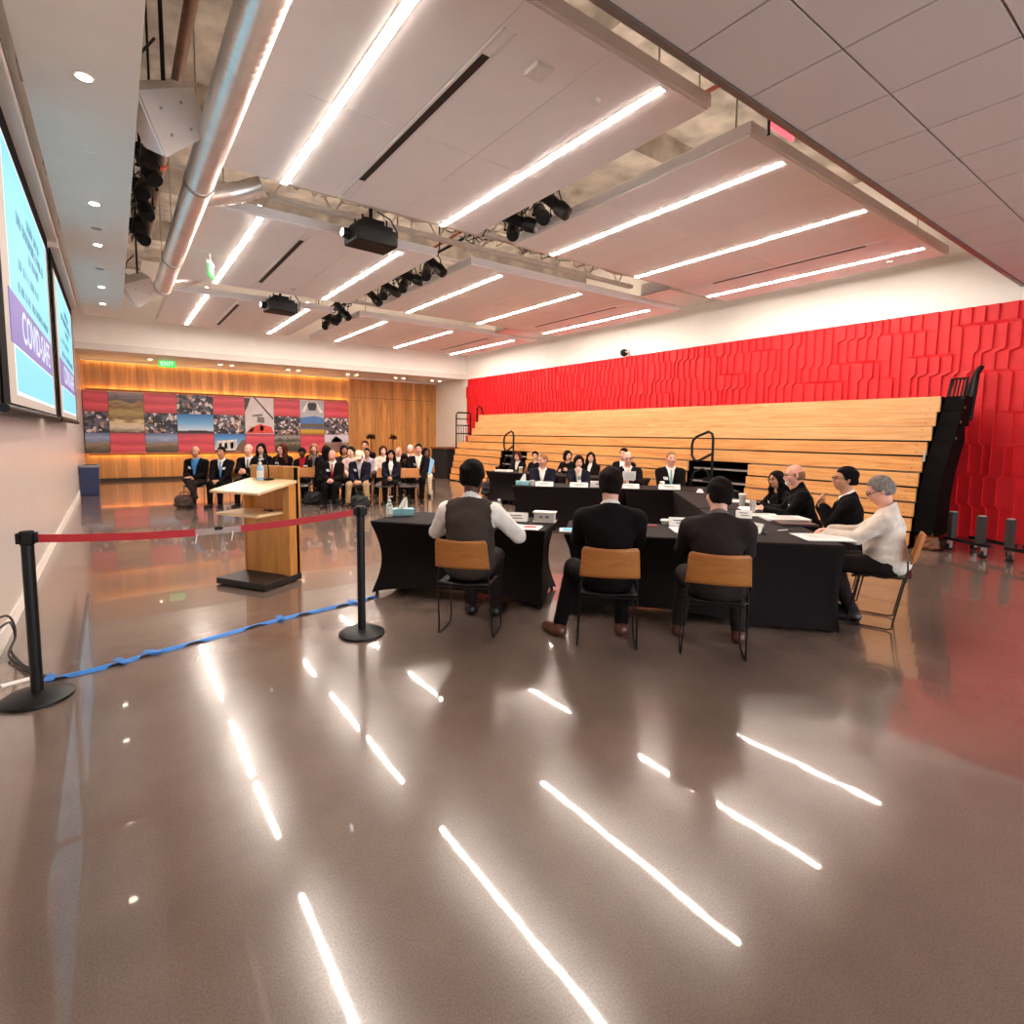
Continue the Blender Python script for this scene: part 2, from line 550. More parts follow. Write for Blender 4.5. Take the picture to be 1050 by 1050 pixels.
# small devices under the nearest panel
t = thing('sensor_box', 'pale square sensor box under the nearest white ceiling panel', 'sensor', (2.88, 3.58, CZ))
MB().box((0, 0, -0.02), (0.17, 0.17, 0.04)).build('housing', WHITE_PLASTIC, t, bevel=0.008)
MB().lathe([(0.02, -0.006), (0.03, -0.004), (0.03, 0)], (0, 0, -0.04), 14).build('lens', CLOUD_EDGE, t, smooth=True)
for (x, y, lab) in ((3.52, 3.6, 'small round sensor disc under the nearest white ceiling panel by its second light'),
                    (3.1, 11.7, 'small round sensor disc under the middle row panel beside a projector'),
                    (10.45, 3.75, 'small round sensor disc under the nearest panel close to the red wall')):
    t = thing('ceiling_sensor', lab, 'sensor', (x, y, CZ))
    MB().lathe([(0.018, -0.03), (0.04, -0.026), (0.05, -0.01), (0.052, -0.001)], n=18).build('cover', WHITE_PLASTIC, t, smooth=True)

# downlights in the left soffit
for y, lab in ((4.87, 'lit round downlight in the left soffit, nearest of its line'),
               (7.42, 'lit round downlight in the left soffit, second of its line'),
               (9.0, 'lit round downlight in the left soffit, third of its line'),
               (11.55, 'lit round downlight in the left soffit, fourth of its line'),
               (13.05, 'lit round downlight in the left soffit, last of its line')):
    t = thing('downlight', lab, 'downlight', (-0.055, y, 4.0), 0, 'soffit downlights')
    MB().lathe([(0.047, -0.008), (0.062, -0.007), (0.066, -0.001), (0.05, -0.001)], n=22).build('trim_ring', WHITE_PLASTIC, t, smooth=True)
    MB().lathe([(0.046, -0.0085), (0.04, -0.012), (0.002, -0.0125)], n=22).build('lamp', emit('downlight_lamp', (255, 232, 205), DOWN_POWER), t)
for y, lab in ((6.15, 'flush round sprinkler cover in the left soffit between the first two downlights'), (8.3, 'round grey speaker grille in the left soffit'), (10.3, 'flush round sprinkler cover in the left soffit beyond the grille')):
    t = thing('ceiling_disc', lab, 'ceiling fitting', (-0.055, y, 4.0))
    rr = 0.09 if 'grille' in lab else 0.035
    MB().lathe([(rr * 0.7, -0.006), (rr, -0.005), (rr * 1.05, -0.001)], n=20).build('cover', CLOUD_EDGE, t, smooth=True)
    if 'grille' in lab:
        MB().lathe([(0.012, -0.01), (rr * 0.6, -0.009), (rr * 0.62, -0.005)], n=20).build('centre', mat('grille_grey', (150, 140, 134), 0.6), t)
# paired downlights in the far soffit
k = 0
for x in (1.0, 2.9, 5.0, 7.1, 9.0, 10.6):
    for dx in (0.0, 0.34):
        if (x in (1.0,)) and dx: continue
        k += 1
        t = thing('downlight', 'lit far soffit downlight over the audience, %s from the left wall' % ['first', 'second', 'third', 'fourth', 'fifth', 'sixth', 'seventh', 'eighth', 'ninth', 'tenth', 'eleventh', 'twelfth'][k - 1], 'downlight', (x + dx, 19.75, SOF), 0, 'far soffit downlights')
        MB().lathe([(0.06, -0.008), (0.08, -0.007), (0.085, -0.001), (0.06, -0.001)], n=18).build('trim_ring', WHITE_PLASTIC, t, smooth=True)
        MB().lathe([(0.058, -0.0085), (0.05, -0.012), (0.002, -0.0125)], n=18).build('lamp', emit('far_downlight_lamp', (255, 226, 190), 14.0), t)

# ------------------------------------------------------------------ spiral duct
def duct():
    t = thing('spiral_duct', 'shiny round spiral metal duct running along the hung panels', 'air duct', (0.9, 0, 4.36))
    r = 0.145
    pr = []
    y = 2.32
    mb = MB(); n = 40
    vs_, fs_ = [], []
    ys = []
    while y < 12.6:
        ys += [(y, r), (y + 0.072, r), (y + 0.079, r + 0.0012), (y + 0.088, r + 0.0012)]
        y += 0.096
    for (yy, rr) in ys:
        for i in range(n):
            a = 2 * PI * i / n
            vs_.append((rr * math.cos(a), yy + 0.03 * (i / n), rr * math.sin(a)))
    for k in range(len(ys) - 1):
        for i in range(n):
            j = (i + 1) % n
            fs_.append((k * n + i, (k + 1) * n + i, (k + 1) * n + j, k * n + j))
    fs_.append(tuple(range(n))); fs_.append(tuple((len(ys) - 1) * n + i for i in range(n - 1, -1, -1)))
    mb.add(vs_, fs_)
    mb.build('duct_pipe', mat('galvanised_duct', (236, 233, 230), 0.32, metal=0.8, var=0.06, scale=5), t, smooth=True)
    for yy in (3.6, 7.1, 10.4, 12.5):
        MB().lathe([(0.147, -0.03), (0.158, -0.03), (0.158, 0.03), (0.147, 0.03)], n=40, M=Matrix.Translation((0, yy, 0)) @ Matrix.Rotation(PI / 2, 4, 'X')).build('joint_collar', STEEL, t, smooth=True)
        MB().cyl((0, yy, 0.14), (0, yy, ZT - 4.36 - 0.001), 0.008, n=6).build('hanger_rod', STEEL, t)
    for yy in (7.62, 12.3):
        br = MB()
        br.tube([(0.1 + 0.045 * q, yy + 0.1 * math.sin(q * 0.2), 0.05 + 0.02 * q) for q in range(16)], [0.115 + 0.012 * (q % 2) for q in range(16)], 24)
        br.build('branch_pipe', MATS['galvanised_duct'], t, smooth=True)
duct()
t = thing('flexible_duct', 'silver flexible duct over the gap between the panels near the red wall', 'air duct', (8.0, 7.5, 4.95))
mb = MB()
pts = [(x * 0.05 - 0.9, 0.12 * math.sin(x * 0.12), 0.04 * math.sin(x * 0.2) + 0.0008 * max(0, 12 - x) ** 2.4) for x in range(36)]
mb.tube(pts, [0.16 + 0.012 * (i % 2) for i in range(36)], 20)
mb.build('hose', mat('foil_hose', (196, 188, 182), 0.45, metal=0.5, var=0.1), t, smooth=True)
t = thing('air_box', 'white sheet metal air box between the panels near the red wall', 'air duct', (9.95, 7.5, 4.55))
MB().box((0, 0, 0.12), (1.5, 0.75, 0.24)).build('casing', mat('white_sheet_metal', (205, 200, 196), 0.35, metal=0.3, var=0.03), t, bevel=0.006)
MB().box((0, 0, -0.006), (1.55, 0.8, 0.012)).build('flange', STEEL, t)
MB().cyl((0.4, 0, 0.24), (0.4, 0, ZT - 4.551), 0.01, n=8).build('hanger_rod', STEEL, t)
t = thing('air_box', 'white sheet metal air box between the farther panels near the red wall', 'air duct', (9.8, 12.78, 4.55))
MB().box((0, 0, 0.12), (1.4, 0.7, 0.24)).build('casing', MATS['white_sheet_metal'], t, bevel=0.006)
MB().box((0, 0, -0.006), (1.45, 0.75, 0.012)).build('flange', STEEL, t)
MB().cyl((0.4, 0, 0.24), (0.4, 0, ZT - 4.551), 0.01, n=8).build('hanger_rod', STEEL, t)

# ------------------------------------------------------------------ open ceiling: joists, pipes, cables
TRUSS = mat('painted_truss', (206, 196, 184), 0.6, var=0.1)
def joist(y, lab, x0=0.4, x1=11.2, z0=4.95, z1=5.75):
    t = thing('roof_joist', lab, 'roof joist', (0, y, 0), 0, 'open web roof joists')
    for z in (z0, z1):
        MB().lohi((x0, -0.05, z - 0.02), (x1, -0.012, z + 0.04)).lohi((x0, 0.012, z - 0.02), (x1, 0.05, z + 0.04)).build('chord', TRUSS, t)
    mb = MB()
    n = int((x1 - x0) / 0.42)
    for i in range(n):
        a = x0 + (x1 - x0) * i / n; b = x0 + (x1 - x0) * (i + 1) / n
        p, q = ((z0, z1) if i % 2 == 0 else (z1, z0))
        mb.cyl((a, 0, p), (b, 0, q), 0.013, n=6)
    mb.build('web', TRUSS, t)
    mb = MB()
    for x in (x0 + 0.3, x1 - 0.3):
        mb.lohi((x - 0.02, -0.02, z1), (x + 0.02, 0.02, ZT - 0.001))
    mb.build('hanger', TRUSS, t)
joist(7.13, 'open web steel joist above the gap beyond the nearest panels', x0=1.85, x1=9.0, z0=4.62, z1=5.3)
joist(2.72, 'open web steel joist along the edge of the tiled ceiling')
joist(12.42, 'open web steel joist above the gap before the farthest panels', x0=1.95, x1=9.0, z0=4.6, z1=5.2)
joist(7.97, 'second open web steel joist above the gap beyond the nearest panels', x0=1.85, x1=9.0, z0=4.72, z1=5.35)

def pipe(name, lab, cat, pts, r, m, hang=()):
    t = thing(name, lab, cat, pts[0])
    o = Vector(pts[0])
    MB().tube([Vector(p) - o for p in pts], r, 12).build('pipe', m, t, smooth=True)
    for h in hang:
        p = Vector(h) - o
        MB().cyl(p + Vector((0, 0, r * 0.6)), p + Vector((0, 0, ZT - h[2] - 0.001)), 0.008, n=6).build('hanger_rod', STEEL, t)
    return t
RUST = mat('brown_pipe', (120, 84, 66), 0.5, var=0.2)
ORANGE = mat('orange_coupling', (206, 84, 46), 0.5)
p = pipe('sprinkler_pipe', 'brown steel pipe running beside the duct under the concrete deck', 'pipe', [(0.72, 2.4, 5.35), (0.72, 13.5, 5.35)], 0.055, RUST, [(0.72, 4.6, 5.35), (0.72, 10.4, 5.35)])
MB().cyl((0, 1.62, 0), (0, 1.74, 0), 0.072, n=16).build('coupling', ORANGE, p, smooth=True)
MB().cyl((0, 6.9, 0), (0, 7.02, 0), 0.072, n=16).build('coupling', ORANGE, p, smooth=True)
pipe('sprinkler_pipe', 'thin brown cross pipe above the left gap', 'pipe', [(0.05, 3.9, 5.6), (1.9, 3.9, 5.6)], 0.028, RUST, [(0.3, 3.9, 5.6)])
pipe('sprinkler_pipe', 'red brown sprinkler pipe above the spotlights between the panels', 'pipe', [(4.85, 2.6, 4.95), (4.85, 17.6, 4.95)], 0.022, mat('red_pipe', (150, 60, 44), 0.5), [(4.85, 3.5, 4.95), (4.85, 12.9, 4.95)])
pipe('conduit', 'grey conduit above the gap beyond the nearest panels', 'pipe', [(1.9, 7.55, 5.05), (11.0, 7.55, 5.05)], 0.03, STEEL, [(3.0, 7.55, 5.05), (8.0, 7.55, 5.05)])
pipe('conduit', 'wide brown drain pipe end above the gap beside the duct', 'pipe', [(1.75, 6.5, 5.15), (1.75, 7.9, 5.0)], 0.1, RUST, [(1.75, 7.2, 5.12)])
pipe('conduit', 'grey conduit above the gap before the farthest panels', 'pipe', [(1.9, 12.85, 4.95), (9.0, 12.85, 4.95)], 0.03, STEEL, [(3.0, 12.85, 4.95), (8.0, 12.85, 4.95)])

rnd = random.Random(5)
def cables(lab, x0, x1, y, z, n, m):
    t = thing('cable_bundle', lab, 'cable', (x0, y, z))
    for i in range(n):
        a = rnd.uniform(0, x1 - x0 - 0.6); L_ = rnd.uniform(0.5, 1.6)
        pts = [(a + L_ * s / 8, rnd.uniform(-0.22, 0.22), rnd.uniform(-0.02, 0.1) - 0.20 * math.sin(PI * s / 8) * rnd.random() + 0.25) for s in range(9)]
        MB().tube(pts, 0.008, 6).build('cable', m, t, smooth=True)
CABLE_W = mat('pale_cable', (196, 184, 172), 0.5)
CABLE_B = mat('black_cable', (20, 16, 16), 0.5)
cables('pale cables looping above the gap beyond the nearest panels', 1.7, 5.2, 7.5, 4.6, 26, CABLE_W)
cables('black cables looping above the gap near the spotlight bar', 4.0, 7.2, 7.5, 4.55, 12, CABLE_B)
cables('pale cables looping above the gap before the farthest panels', 1.6, 5.0, 12.75, 4.6, 26, CABLE_W)
cables('pale cables and ducts looping between the farther panels near the red wall', 6.0, 9.2, 12.75, 4.6, 26, CABLE_W)

# ------------------------------------------------------------------ projectors
def projector(x, y, z, lab):
    t = thing('projector', lab, 'projector', (x, y, z), D(4), 'ceiling projectors')
    b = MB().box((0, 0, 0), (0.62, 0.44, 0.22))
    body = b.build('body', BLACK_PLASTIC, t, bevel=0.03, seg=3)
    MB().cyl((-0.31, 0.05, 0.02), (-0.40, 0.05, 0.02), 0.075, 0.065, n=20).build('lens', BLACK_METAL, t, smooth=True)
    MB().cyl((-0.398, 0.05, 0.02), (-0.403, 0.05, 0.02), 0.05, n=20).build('lens_glass', emit('projector_lens', (255, 255, 250), 8.0), t)
    v = MB()
    for i in range(6):
        v.box((0.02 + i * 0.04, -0.222, 0.0), (0.012, 0.006, 0.12))
    v.build('vent', BLACK_METAL, t)
    m = MB()
    m.box((0, 0, 0.14), (0.5, 0.34, 0.05)).box((0, 0, 0.2), (0.3, 0.24, 0.08))
    for sx in (-0.18, 0.18):
        for sy in (-0.12, 0.12):
            m.cyl((sx, sy, 0.1), (sx, sy, 0.26), 0.014, n=8)
    m.build('mount', BLACK_METAL, t)
    MB().cyl((0, 0, 0.22), (0, 0, ZT - z - 0.001), 0.028, n=12).build('drop_pole', BLACK_METAL, t, smooth=True)
    c = MB()
    c.tube([(0.3, 0.05, 0.0), (0.42, 0.05, 0.02), (0.43, 0.03, 0.2), (0.3, 0.0, 0.34), (0.1, 0.0, 0.4)], 0.012, 6)
    c.build('cable', CABLE_B, t, smooth=True)
projector(3.06, 7.5, 4.31, 'black ceiling projector in the gap beyond the nearest panels')
projector(3.1, 12.75, 4.31, 'black ceiling projector farther away before the last panels')

# ------------------------------------------------------------------ theatre spotlights on bars
def spotlight(loc, rz, tilt, lab, grp, ln=0.42):
    t = thing('stage_spotlight', lab, 'spotlight', loc, rz, grp)
    Rm = Matrix.Rotation(tilt, 4, 'X')
    def add(prof, name, m):
        MB().lathe(prof, n=18, M=Rm @ Matrix.Rotation(PI / 2, 4, 'X') @ Matrix.Translation((0, 0, -0.05))).build(name, m, t, smooth=True)
    add([(0.03, -0.16), (0.085, -0.15), (0.1, -0.02), (0.095, 0.02), (0.075, 0.04), (0.075, ln - 0.1), (0.085, ln - 0.09), (0.085, ln), (0.07, ln)], 'barrel', BLACK_METAL)
    add([(0.002, ln + 0.001), (0.066, ln - 0.004), (0.066, ln - 0.02)], 'lens', mat('spot_lens', (120, 104, 98), 0.12, var=0.1))
    y = MB()
    y.tube([(-0.115, 0, 0), (-0.115, 0, 0.14), (-0.05, 0, 0.19), (0.05, 0, 0.19), (0.115, 0, 0.14), (0.115, 0, 0)], 0.009, 6)
    y.box((0, 0, 0.215), (0.05, 0.05, 0.07))
    y.build('yoke', BLACK_METAL, t)
    for s in (-1, 1):
        MB().cyl((s * 0.1, 0, 0), (s * 0.135, 0, 0), 0.018, n=10).build('knob', BLACK_METAL, t)
def bar(x, y0, y1, z, lab):
    t = thing('lighting_bar', lab, 'lighting bar', (x, y0, z))
    MB().cyl((0, 0, 0), (0, y1 - y0, 0), 0.024, n=12).build('pipe', BLACK_METAL, t, smooth=True)
    n = max(2, int((y1 - y0) / 1.6) + 1)
    for i in range(n):
        y = 0.1 + (y1 - y0 - 0.2) * i / (n - 1)
        MB().cyl((0, y, 0.02), (0, y, ZT - z - 0.001), 0.012, n=8).build('hanger_rod', BLACK_METAL, t)
bar(4.78, 5.1, 15.6, 4.78, 'long black lighting bar in the gap between the two columns of panels')
grpw = 'stage spotlights between the hung panels'
place = ['nearest cluster', 'middle cluster', 'farthest cluster']
cl = [[5.5, 5.85, 6.2, 6.5], [8.7, 9.15, 9.6, 10.1, 10.6, 11.1, 11.5], [13.4, 13.9, 14.4, 14.9]]
for g_, ysl in enumerate(cl):
    for i, y in enumerate(ysl):
        spotlight((4.78 + (0.02 if i % 2 else -0.02), y, 4.535), D(180 + (-38 if i % 2 else 24) + 7 * (i % 3)), D(-42 + 9 * (i % 3)), 'black stage spotlight of the %s between the panels, %s along the bar' % (place[g_], ['first', 'second', 'third', 'fourth', 'fifth', 'sixth', 'last'][i]), grpw)
bar(0.46, 6.9, 11.2, 4.82, 'black lighting bar in the gap between left soffit and duct')
for i, y in enumerate([7.1, 7.65, 8.25, 8.85, 9.5, 10.2]):
    spotlight((0.46, y, 4.575), D(178 + (24 if i % 2 else -16)), D(-62 + 12 * (i % 3)), 'black stage spotlight between left soffit and duct, %s from the near speaker' % ['first', 'second', 'third', 'fourth', 'fifth', 'sixth'][i], 'stage spotlights beside the duct')
t = thing('cable_bundle', 'black cables hanging along the spotlights beside the duct', 'cable', (0.4, 6.9, 4.8))
for i in range(7):
    a = rnd.uniform(0, 3.4)
    MB().tube([(rnd.uniform(-0.08, 0.06), a + 0.1 * s, -0.06 - 0.2 * math.sin(PI * s / 8) * rnd.random()) for s in range(9)], 0.01, 6).build('cable', CABLE_B, t, smooth=True)
for i, (y, n_) in enumerate(((6.4, 'nearest'), (9.8, 'middle'), (12.9, 'farthest'))):
    t = thing('cable_bundle', 'black cables hanging by the %s spotlights between the panels' % n_, 'cable', (4.72, y, 4.75))
    for k in range(6):
        a = rnd.uniform(-0.6, 0.8)
        MB().tube([(rnd.uniform(-0.09, 0.09), a + 0.09 * s, 0.02 - 0.22 * math.sin(PI * s / 8) * rnd.random()) for s in range(9)], 0.009, 6).build('cable', CABLE_B, t, smooth=True)

# ------------------------------------------------------------------ white loudspeakers
def speaker(loc, rz, s, lab):
    t = thing('loudspeaker', lab, 'loudspeaker', loc, rz, 'white hung loudspeakers')
    fy = -Vector((-0.82, -0.10, -0.56)).normalized()
    pz = -Vector((0.15, -0.80, -0.58))
    pz = (pz - fy * pz.dot(fy)).normalized()
    px_ = fy.cross(pz)
    Rx = Matrix(((px_.x, fy.x, pz.x), (px_.y, fy.y, pz.y), (px_.z, fy.z, pz.z))).to_4x4()
    box = MB()
    box.prism([(-0.22 * s, 0.3 * s), (-0.3 * s, -0.25 * s), (0.3 * s, -0.25 * s), (0.22 * s, 0.3 * s)], -0.2 * s, 0.2 * s, 'z', M=Rx)
    box.build('cabinet', mat('white_cabinet', (214, 206, 198), 0.5, var=0.03), t, bevel=0.012 * s)
    MB().box((0, -0.258 * s, 0), (0.54 * s, 0.016 * s, 0.36 * s), M=Rx).build('grille', mat('speaker_grille', (226, 226, 228), 0.6, var=0.05, scale=300), t)
    for x in (-0.12, 0.12):
        for y in (-0.1, 0.12):
            for z in (-0.202, 0.202):
                MB().box((x * s, y * s, z * s), (0.025 * s, 0.025 * s, 0.008 * s), M=Rx).build('bolt', STEEL, t)
    MB().box((-0.262 * s, 0.0, 0.0), (0.03, 0.2 * s, 0.07 * s), M=Rx).build('bracket', STEEL, t)
    MB().cyl((0, 0, 0.1 * s), (0, 0, ZT - loc[2] - (0.452 if loc[1] < 7 else 0.302)), 0.018, n=8).build('drop_pole', BLACK_METAL, t)
    MB().tube([(-0.1, 0.25, 0.2), (-0.2, 0.3, 0.34), (-0.16, 0.1, 0.5), (-0.05, 0, 0.62)], 0.012, 6).build('cable', CABLE_B, t, smooth=True)
speaker((0.50, 5.95, 4.42), 0, 0.86, 'white hung loudspeaker nearest, tilted towards the hall beside the duct')
speaker((0.52, 13.1, 4.38), 0, 0.86, 'white hung loudspeaker farther away at the far end of the left soffit')

# ------------------------------------------------------------------ exit signs
GREEN = emit('exit_green', (60, 220, 90), 0.7)
SIGN_W = emit('exit_white', (225, 255, 225), 0.8)
t = thing('exit_sign', 'green lit exit sign hanging edge-on under the middle panel by the duct', 'exit sign', (1.42, 10.3, 4.22), D(70))
MB().box((0, 0, 0), (0.32, 0.03, 0.2)).build('face_plate', GREEN, t, bevel=0.004)
MB().box((0, 0, 0.125), (0.33, 0.045, 0.05)).build('housing', WHITE_PLASTIC, t)
MB().cyl((0, 0, 0.15), (0, 0, CZ - 4.22 - 0.001), 0.01, n=8).build('stem', WHITE_PLASTIC, t)
for s in (1, -1):
    text_mesh('lettering', 'EXIT', 0.15, SIGN_W, t, (0, -0.0155 * s, 0), (PI / 2, 0, 0 if s == 1 else PI), 0.001)
t = thing('exit_sign', 'green lit exit sign under the far soffit before the timber wall', 'exit sign', (1.42, 19.55, 3.62), 0)
MB().box((0, 0, 0), (0.44, 0.03, 0.2)).build('face_plate', GREEN, t, bevel=0.004)
MB().box((0, 0, 0.115), (0.3, 0.05, 0.03)).build('housing', WHITE_PLASTIC, t)
text_mesh('lettering', 'EXIT', 0.17, SIGN_W, t, (0, -0.0155, 0), (PI / 2, 0, 0), 0.001)
t = thing('exit_sign', 'red glowing sign edge at the edge of the tiled ceiling', 'exit sign', (4.45, 2.42, 4.05), 0)
MB().box((0, 0, 0), (0.34, 0.02, 0.06)).build('face_plate', emit('exit_red', (255, 60, 70), 2.5), t)
MB().box((0, 0, 0.045), (0.36, 0.05, 0.03)).build('housing', WHITE_PLASTIC, t)
MB().cyl((-0.2, 0, -0.1), (-0.2, 0, 0.3), 0.014, n=8).cyl((-0.2, 0, 0.05), (0, 0, 0.05), 0.01, n=8).cyl((0, 0, 0.05), (0, -0.125, 0.05), 0.01, n=8).build('stem', BLACK_METAL, t)

# ------------------------------------------------------------------ projection screens on the left wall
SCREEN_BLACK = mat('screen_black', (6, 3, 3), 0.8, spec=0.1)
SCREEN_PALE = emit('screen_margin_lit', (232, 206, 186), 0.38)  # white fabric margin; light falling on it is put in as beige glow
SLIDE = emit('slide_cyan', (128, 222, 246), SCREEN_POWER)
SLIDE2 = emit('slide_edge', (232, 250, 255), SCREEN_POWER)
BAND = emit('slide_band', (138, 118, 196), SCREEN_POWER * 0.85)
BAND_TXT = emit('slide_lettering', (224, 236, 255), SCREEN_POWER)
SMUDGE = emit('slide_text_grey', (44, 118, 150), SCREEN_POWER * 0.8)
def screen(y0, y1, z0, z1, lab, my0=None):
    xs = -0.56
    t = thing('projection_screen', lab, 'screen', (xs, (y0 + y1) / 2, z0))
    w_, h_ = (y1 - y0) / 2, z1 - z0
    MB().lohi((-0.012, -w_ - 0.28, -0.03), (0, w_ + 0.28, 3.93 - z0)).build('black_border', SCREEN_BLACK, t)
    MB().lohi((0, -w_, 0), (0.003, w_, h_)).build('fabric', SCREEN_PALE, t)
    MB().cyl((0, -w_ - 0.3, -0.045), (0, w_ + 0.3, -0.045), 0.03, n=14).build('bottom_bar', BLACK_METAL, t, smooth=True)
    MB().lohi((-0.165, -w_ - 0.35, 3.93 - z0), (0.1, w_ + 0.35, 4.1 - z0)).build('roller_case', WHITE_PAINT, t, bevel=0.01)
    MB().lohi((0.10, -w_ - 0.35, 3.985 - z0), (0.102, w_ + 0.35, 3.997 - z0)).build('case_gap', mat('dark_gap', (40, 50, 60), 0.6), t)
    a, b = -w_ + 0.32, w_ - 0.2
    if my0 is not None: a = my0
    s = MB(); s.lohi((0.003, a, 0.07), (0.006, b, h_ - 0.02)); s.build('slide_edge', SLIDE2, t)
    zb0, zb1 = 0.42, 0.83
    q = MB()
    q.lohi((0.006, a + 0.04, 0.1), (0.008, b - 0.04, zb0)); q.lohi((0.006, a + 0.02, zb1), (0.008, b - 0.04, h_ - 0.05))
    q.build('slide', SLIDE, t)
    MB().lohi((0.003, a - 0.12, zb0 + 0.02), (0.009, b - 0.02, zb1 - 0.01)).build('slide_band', BAND, t)
    W_ = b - a
    text_mesh('band_lettering', 'COVID-SAFE', 0.36, BAND_TXT, t, (0.0095, (a + b) / 2 + 0.1, (zb0 + zb1) / 2), (PI / 2, 0, PI / 2), 0.0005, sx=W_ * 0.82 / (0.36 * 6.1))
    rr = random.Random(11)
    zz = h_ - 0.2
    for ln, (l0, l1, hh) in enumerate([(0.42, 0.72, 0.09), (0.16, 0.86, 0.1), (0.40, 0.66, 0.09), (0.16, 0.62, 0.075), (0.14, 0.90, 0.075), (0.34, 0.64, 0.07)]):
        y = a + W_ * l0
        sm = MB()
        zz -= 0.155 if ln not in (3, 4) else 0.2
        while y < a + W_ * l1:
            wd = rr.uniform(0.03, 0.06)
            kk = rr.random()
            if kk < 0.82:
                sm.lohi((0.008, y, zz), (0.0095, y + wd * 0.3, zz + hh)); sm.lohi((0.008, y, zz + (hh * 0.45 if kk < 0.4 else 0)), (0.0095, y + wd * 0.8, zz + (hh * 0.62 if kk < 0.4 else hh * 0.2)))
            y += wd * 1.25
        sm.build('text_line', SMUDGE, t)
screen(5.0, 8.62, 1.78, 3.74, 'nearer projection screen with a pale blue slide on the left wall')
screen(9.55, 13.3, 1.78, 3.74, 'farther projection screen with a pale blue slide on the left wall')
# ------------------------------------------------------------------ photo mural on the timber wall
def photo_mat(name, kind, seed):
    """procedural stand-ins for the printed photographs"""
    m, nt, b = new_mat(name)
    N, L = nt.nodes, nt.links
    tc = N.new('ShaderNodeTexCoord')
    sp = N.new('ShaderNodeSeparateXYZ'); L.new(tc.outputs['Generated'], sp.inputs[0])
    mp = N.new('ShaderNodeMapping'); mp.inputs['Location'].default_value = (seed * 3.7, 0, seed * 1.3)
    L.new(tc.outputs['Object'], mp.inputs['Vector'])
    no = N.new('ShaderNodeTexNoise'); no.inputs['Scale'].default_value = {'red': 2.0, 'field': 7.0, 'crowd': 6.0, 'sky': 2.0, 'yellow': 14.0, 'coast': 5.0, 'trees': 12.0}[kind]
    no.inputs['Detail'].default_value = 6
    if kind in ('red', 'coast', 'field', 'sky'):
        mp.inputs['Scale'].default_value = (0.5, 1, 2.2)
    L.new(mp.outputs['Vector'], no.inputs['Vector'])
    ad = N.new('ShaderNodeMath'); ad.operation = 'MULTIPLY_ADD'
    L.new(no.outputs['Fac'], ad.inputs[0]); ad.inputs[1].default_value = {'red': 0.5, 'field': 0.35, 'sky': 0.1, 'yellow': 0.5, 'coast': 0.4, 'crowd': 0.0, 'trees': 0.4}[kind]
    zz = N.new('ShaderNodeMath'); zz.operation = 'SUBTRACT'; zz.inputs[1].default_value = ad.inputs[1].default_value / 2
    L.new(sp.outputs['Z'], zz.inputs[0]); L.new(zz.outputs[0], ad.inputs[2])
    r = N.new('ShaderNodeValToRGB'); r.color_ramp.interpolation = 'LINEAR'
    st = {'red': [(0, (176, 48, 62)), (0.3, (224, 84, 94)), (0.5, (190, 56, 70)), (0.75, (216, 80, 92)), (1, (170, 60, 74))],
          'field': [(0, (90, 70, 52)), (0.14, (214, 198, 170)), (0.26, (208, 186, 140)), (0.32, (112, 86, 40)), (0.5, (176, 150, 86)), (0.62, (120, 92, 40)), (0.72, (160, 132, 80)), (0.78, (86, 74, 84)), (1, (150, 132, 132))],
          'sky': [(0, (60, 40, 34)), (0.1, (40, 30, 34)), (0.16, (198, 214, 226)), (0.5, (110, 170, 214)), (1, (44, 110, 176))],
          'yellow': [(0, (150, 110, 30)), (0.4, (206, 160, 40)), (0.7, (190, 150, 50)), (0.8, (70, 76, 110)), (1, (80, 120, 180))],
          'coast': [(0, (60, 48, 36)), (0.3, (112, 92, 66)), (0.48, (150, 126, 106)), (0.6, (120, 130, 160)), (0.75, (150, 164, 190)), (1, (92, 110, 150))],
          'trees': [(0, (50, 40, 28)), (0.35, (78, 66, 46)), (0.5, (130, 118, 98)), (0.65, (66, 56, 40)), (0.85, (150, 146, 140)), (1, (90, 78, 60))],
          'crowd': [(0, (20, 14, 16)), (0.3, (40, 30, 32)), (0.45, (168, 120, 100)), (0.55, (205, 196, 190)), (0.7, (90, 84, 96)), (1, (214, 200, 192))]}[kind]
    els = r.color_ramp.elements
    while len(els) < len(st): els.new(0.5)
    for e, (p, c) in zip(els, st):
        e.position = p; e.color = lin(c) + (1,)
    if kind == 'crowd':
        vo = N.new('ShaderNodeTexVoronoi'); vo.inputs['Scale'].default_value = 9.0
        n3 = N.new('ShaderNodeTexNoise'); n3.inputs['Scale'].default_value = 8.0; n3.inputs['Detail'].default_value = 5
        L.new(mp.outputs['Vector'], n3.inputs['Vector'])
        vm = N.new('ShaderNodeVectorMath'); vm.operation = 'MULTIPLY_ADD'; vm.inputs[1].default_value = (0.22, 0.22, 0.22)
        L.new(n3.outputs['Color'], vm.inputs[0]); L.new(mp.outputs['Vector'], vm.inputs[2])
        L.new(vm.outputs[0], vo.inputs['Vector'])
        sc = N.new('ShaderNodeSeparateColor'); L.new(vo.outputs['Color'], sc.inputs[0])
        r.color_ramp.interpolation = 'CONSTANT'
        mm = N.new('ShaderNodeMath'); mm.operation = 'MULTIPLY_ADD'
        L.new(no.outputs['Fac'], mm.inputs[0]); mm.inputs[1].default_value = 0.35
        L.new(sc.outputs[0], mm.inputs[2])
        m2 = N.new('ShaderNodeMath'); m2.operation = 'SUBTRACT'; m2.inputs[1].default_value = 0.17
        L.new(mm.outputs[0], m2.inputs[0]); L.new(m2.outputs[0], r.inputs['Fac'])
    else:
        L.new(ad.outputs[0], r.inputs['Fac'])
    L.new(r.outputs['Color'], b.inputs['Base Color'])
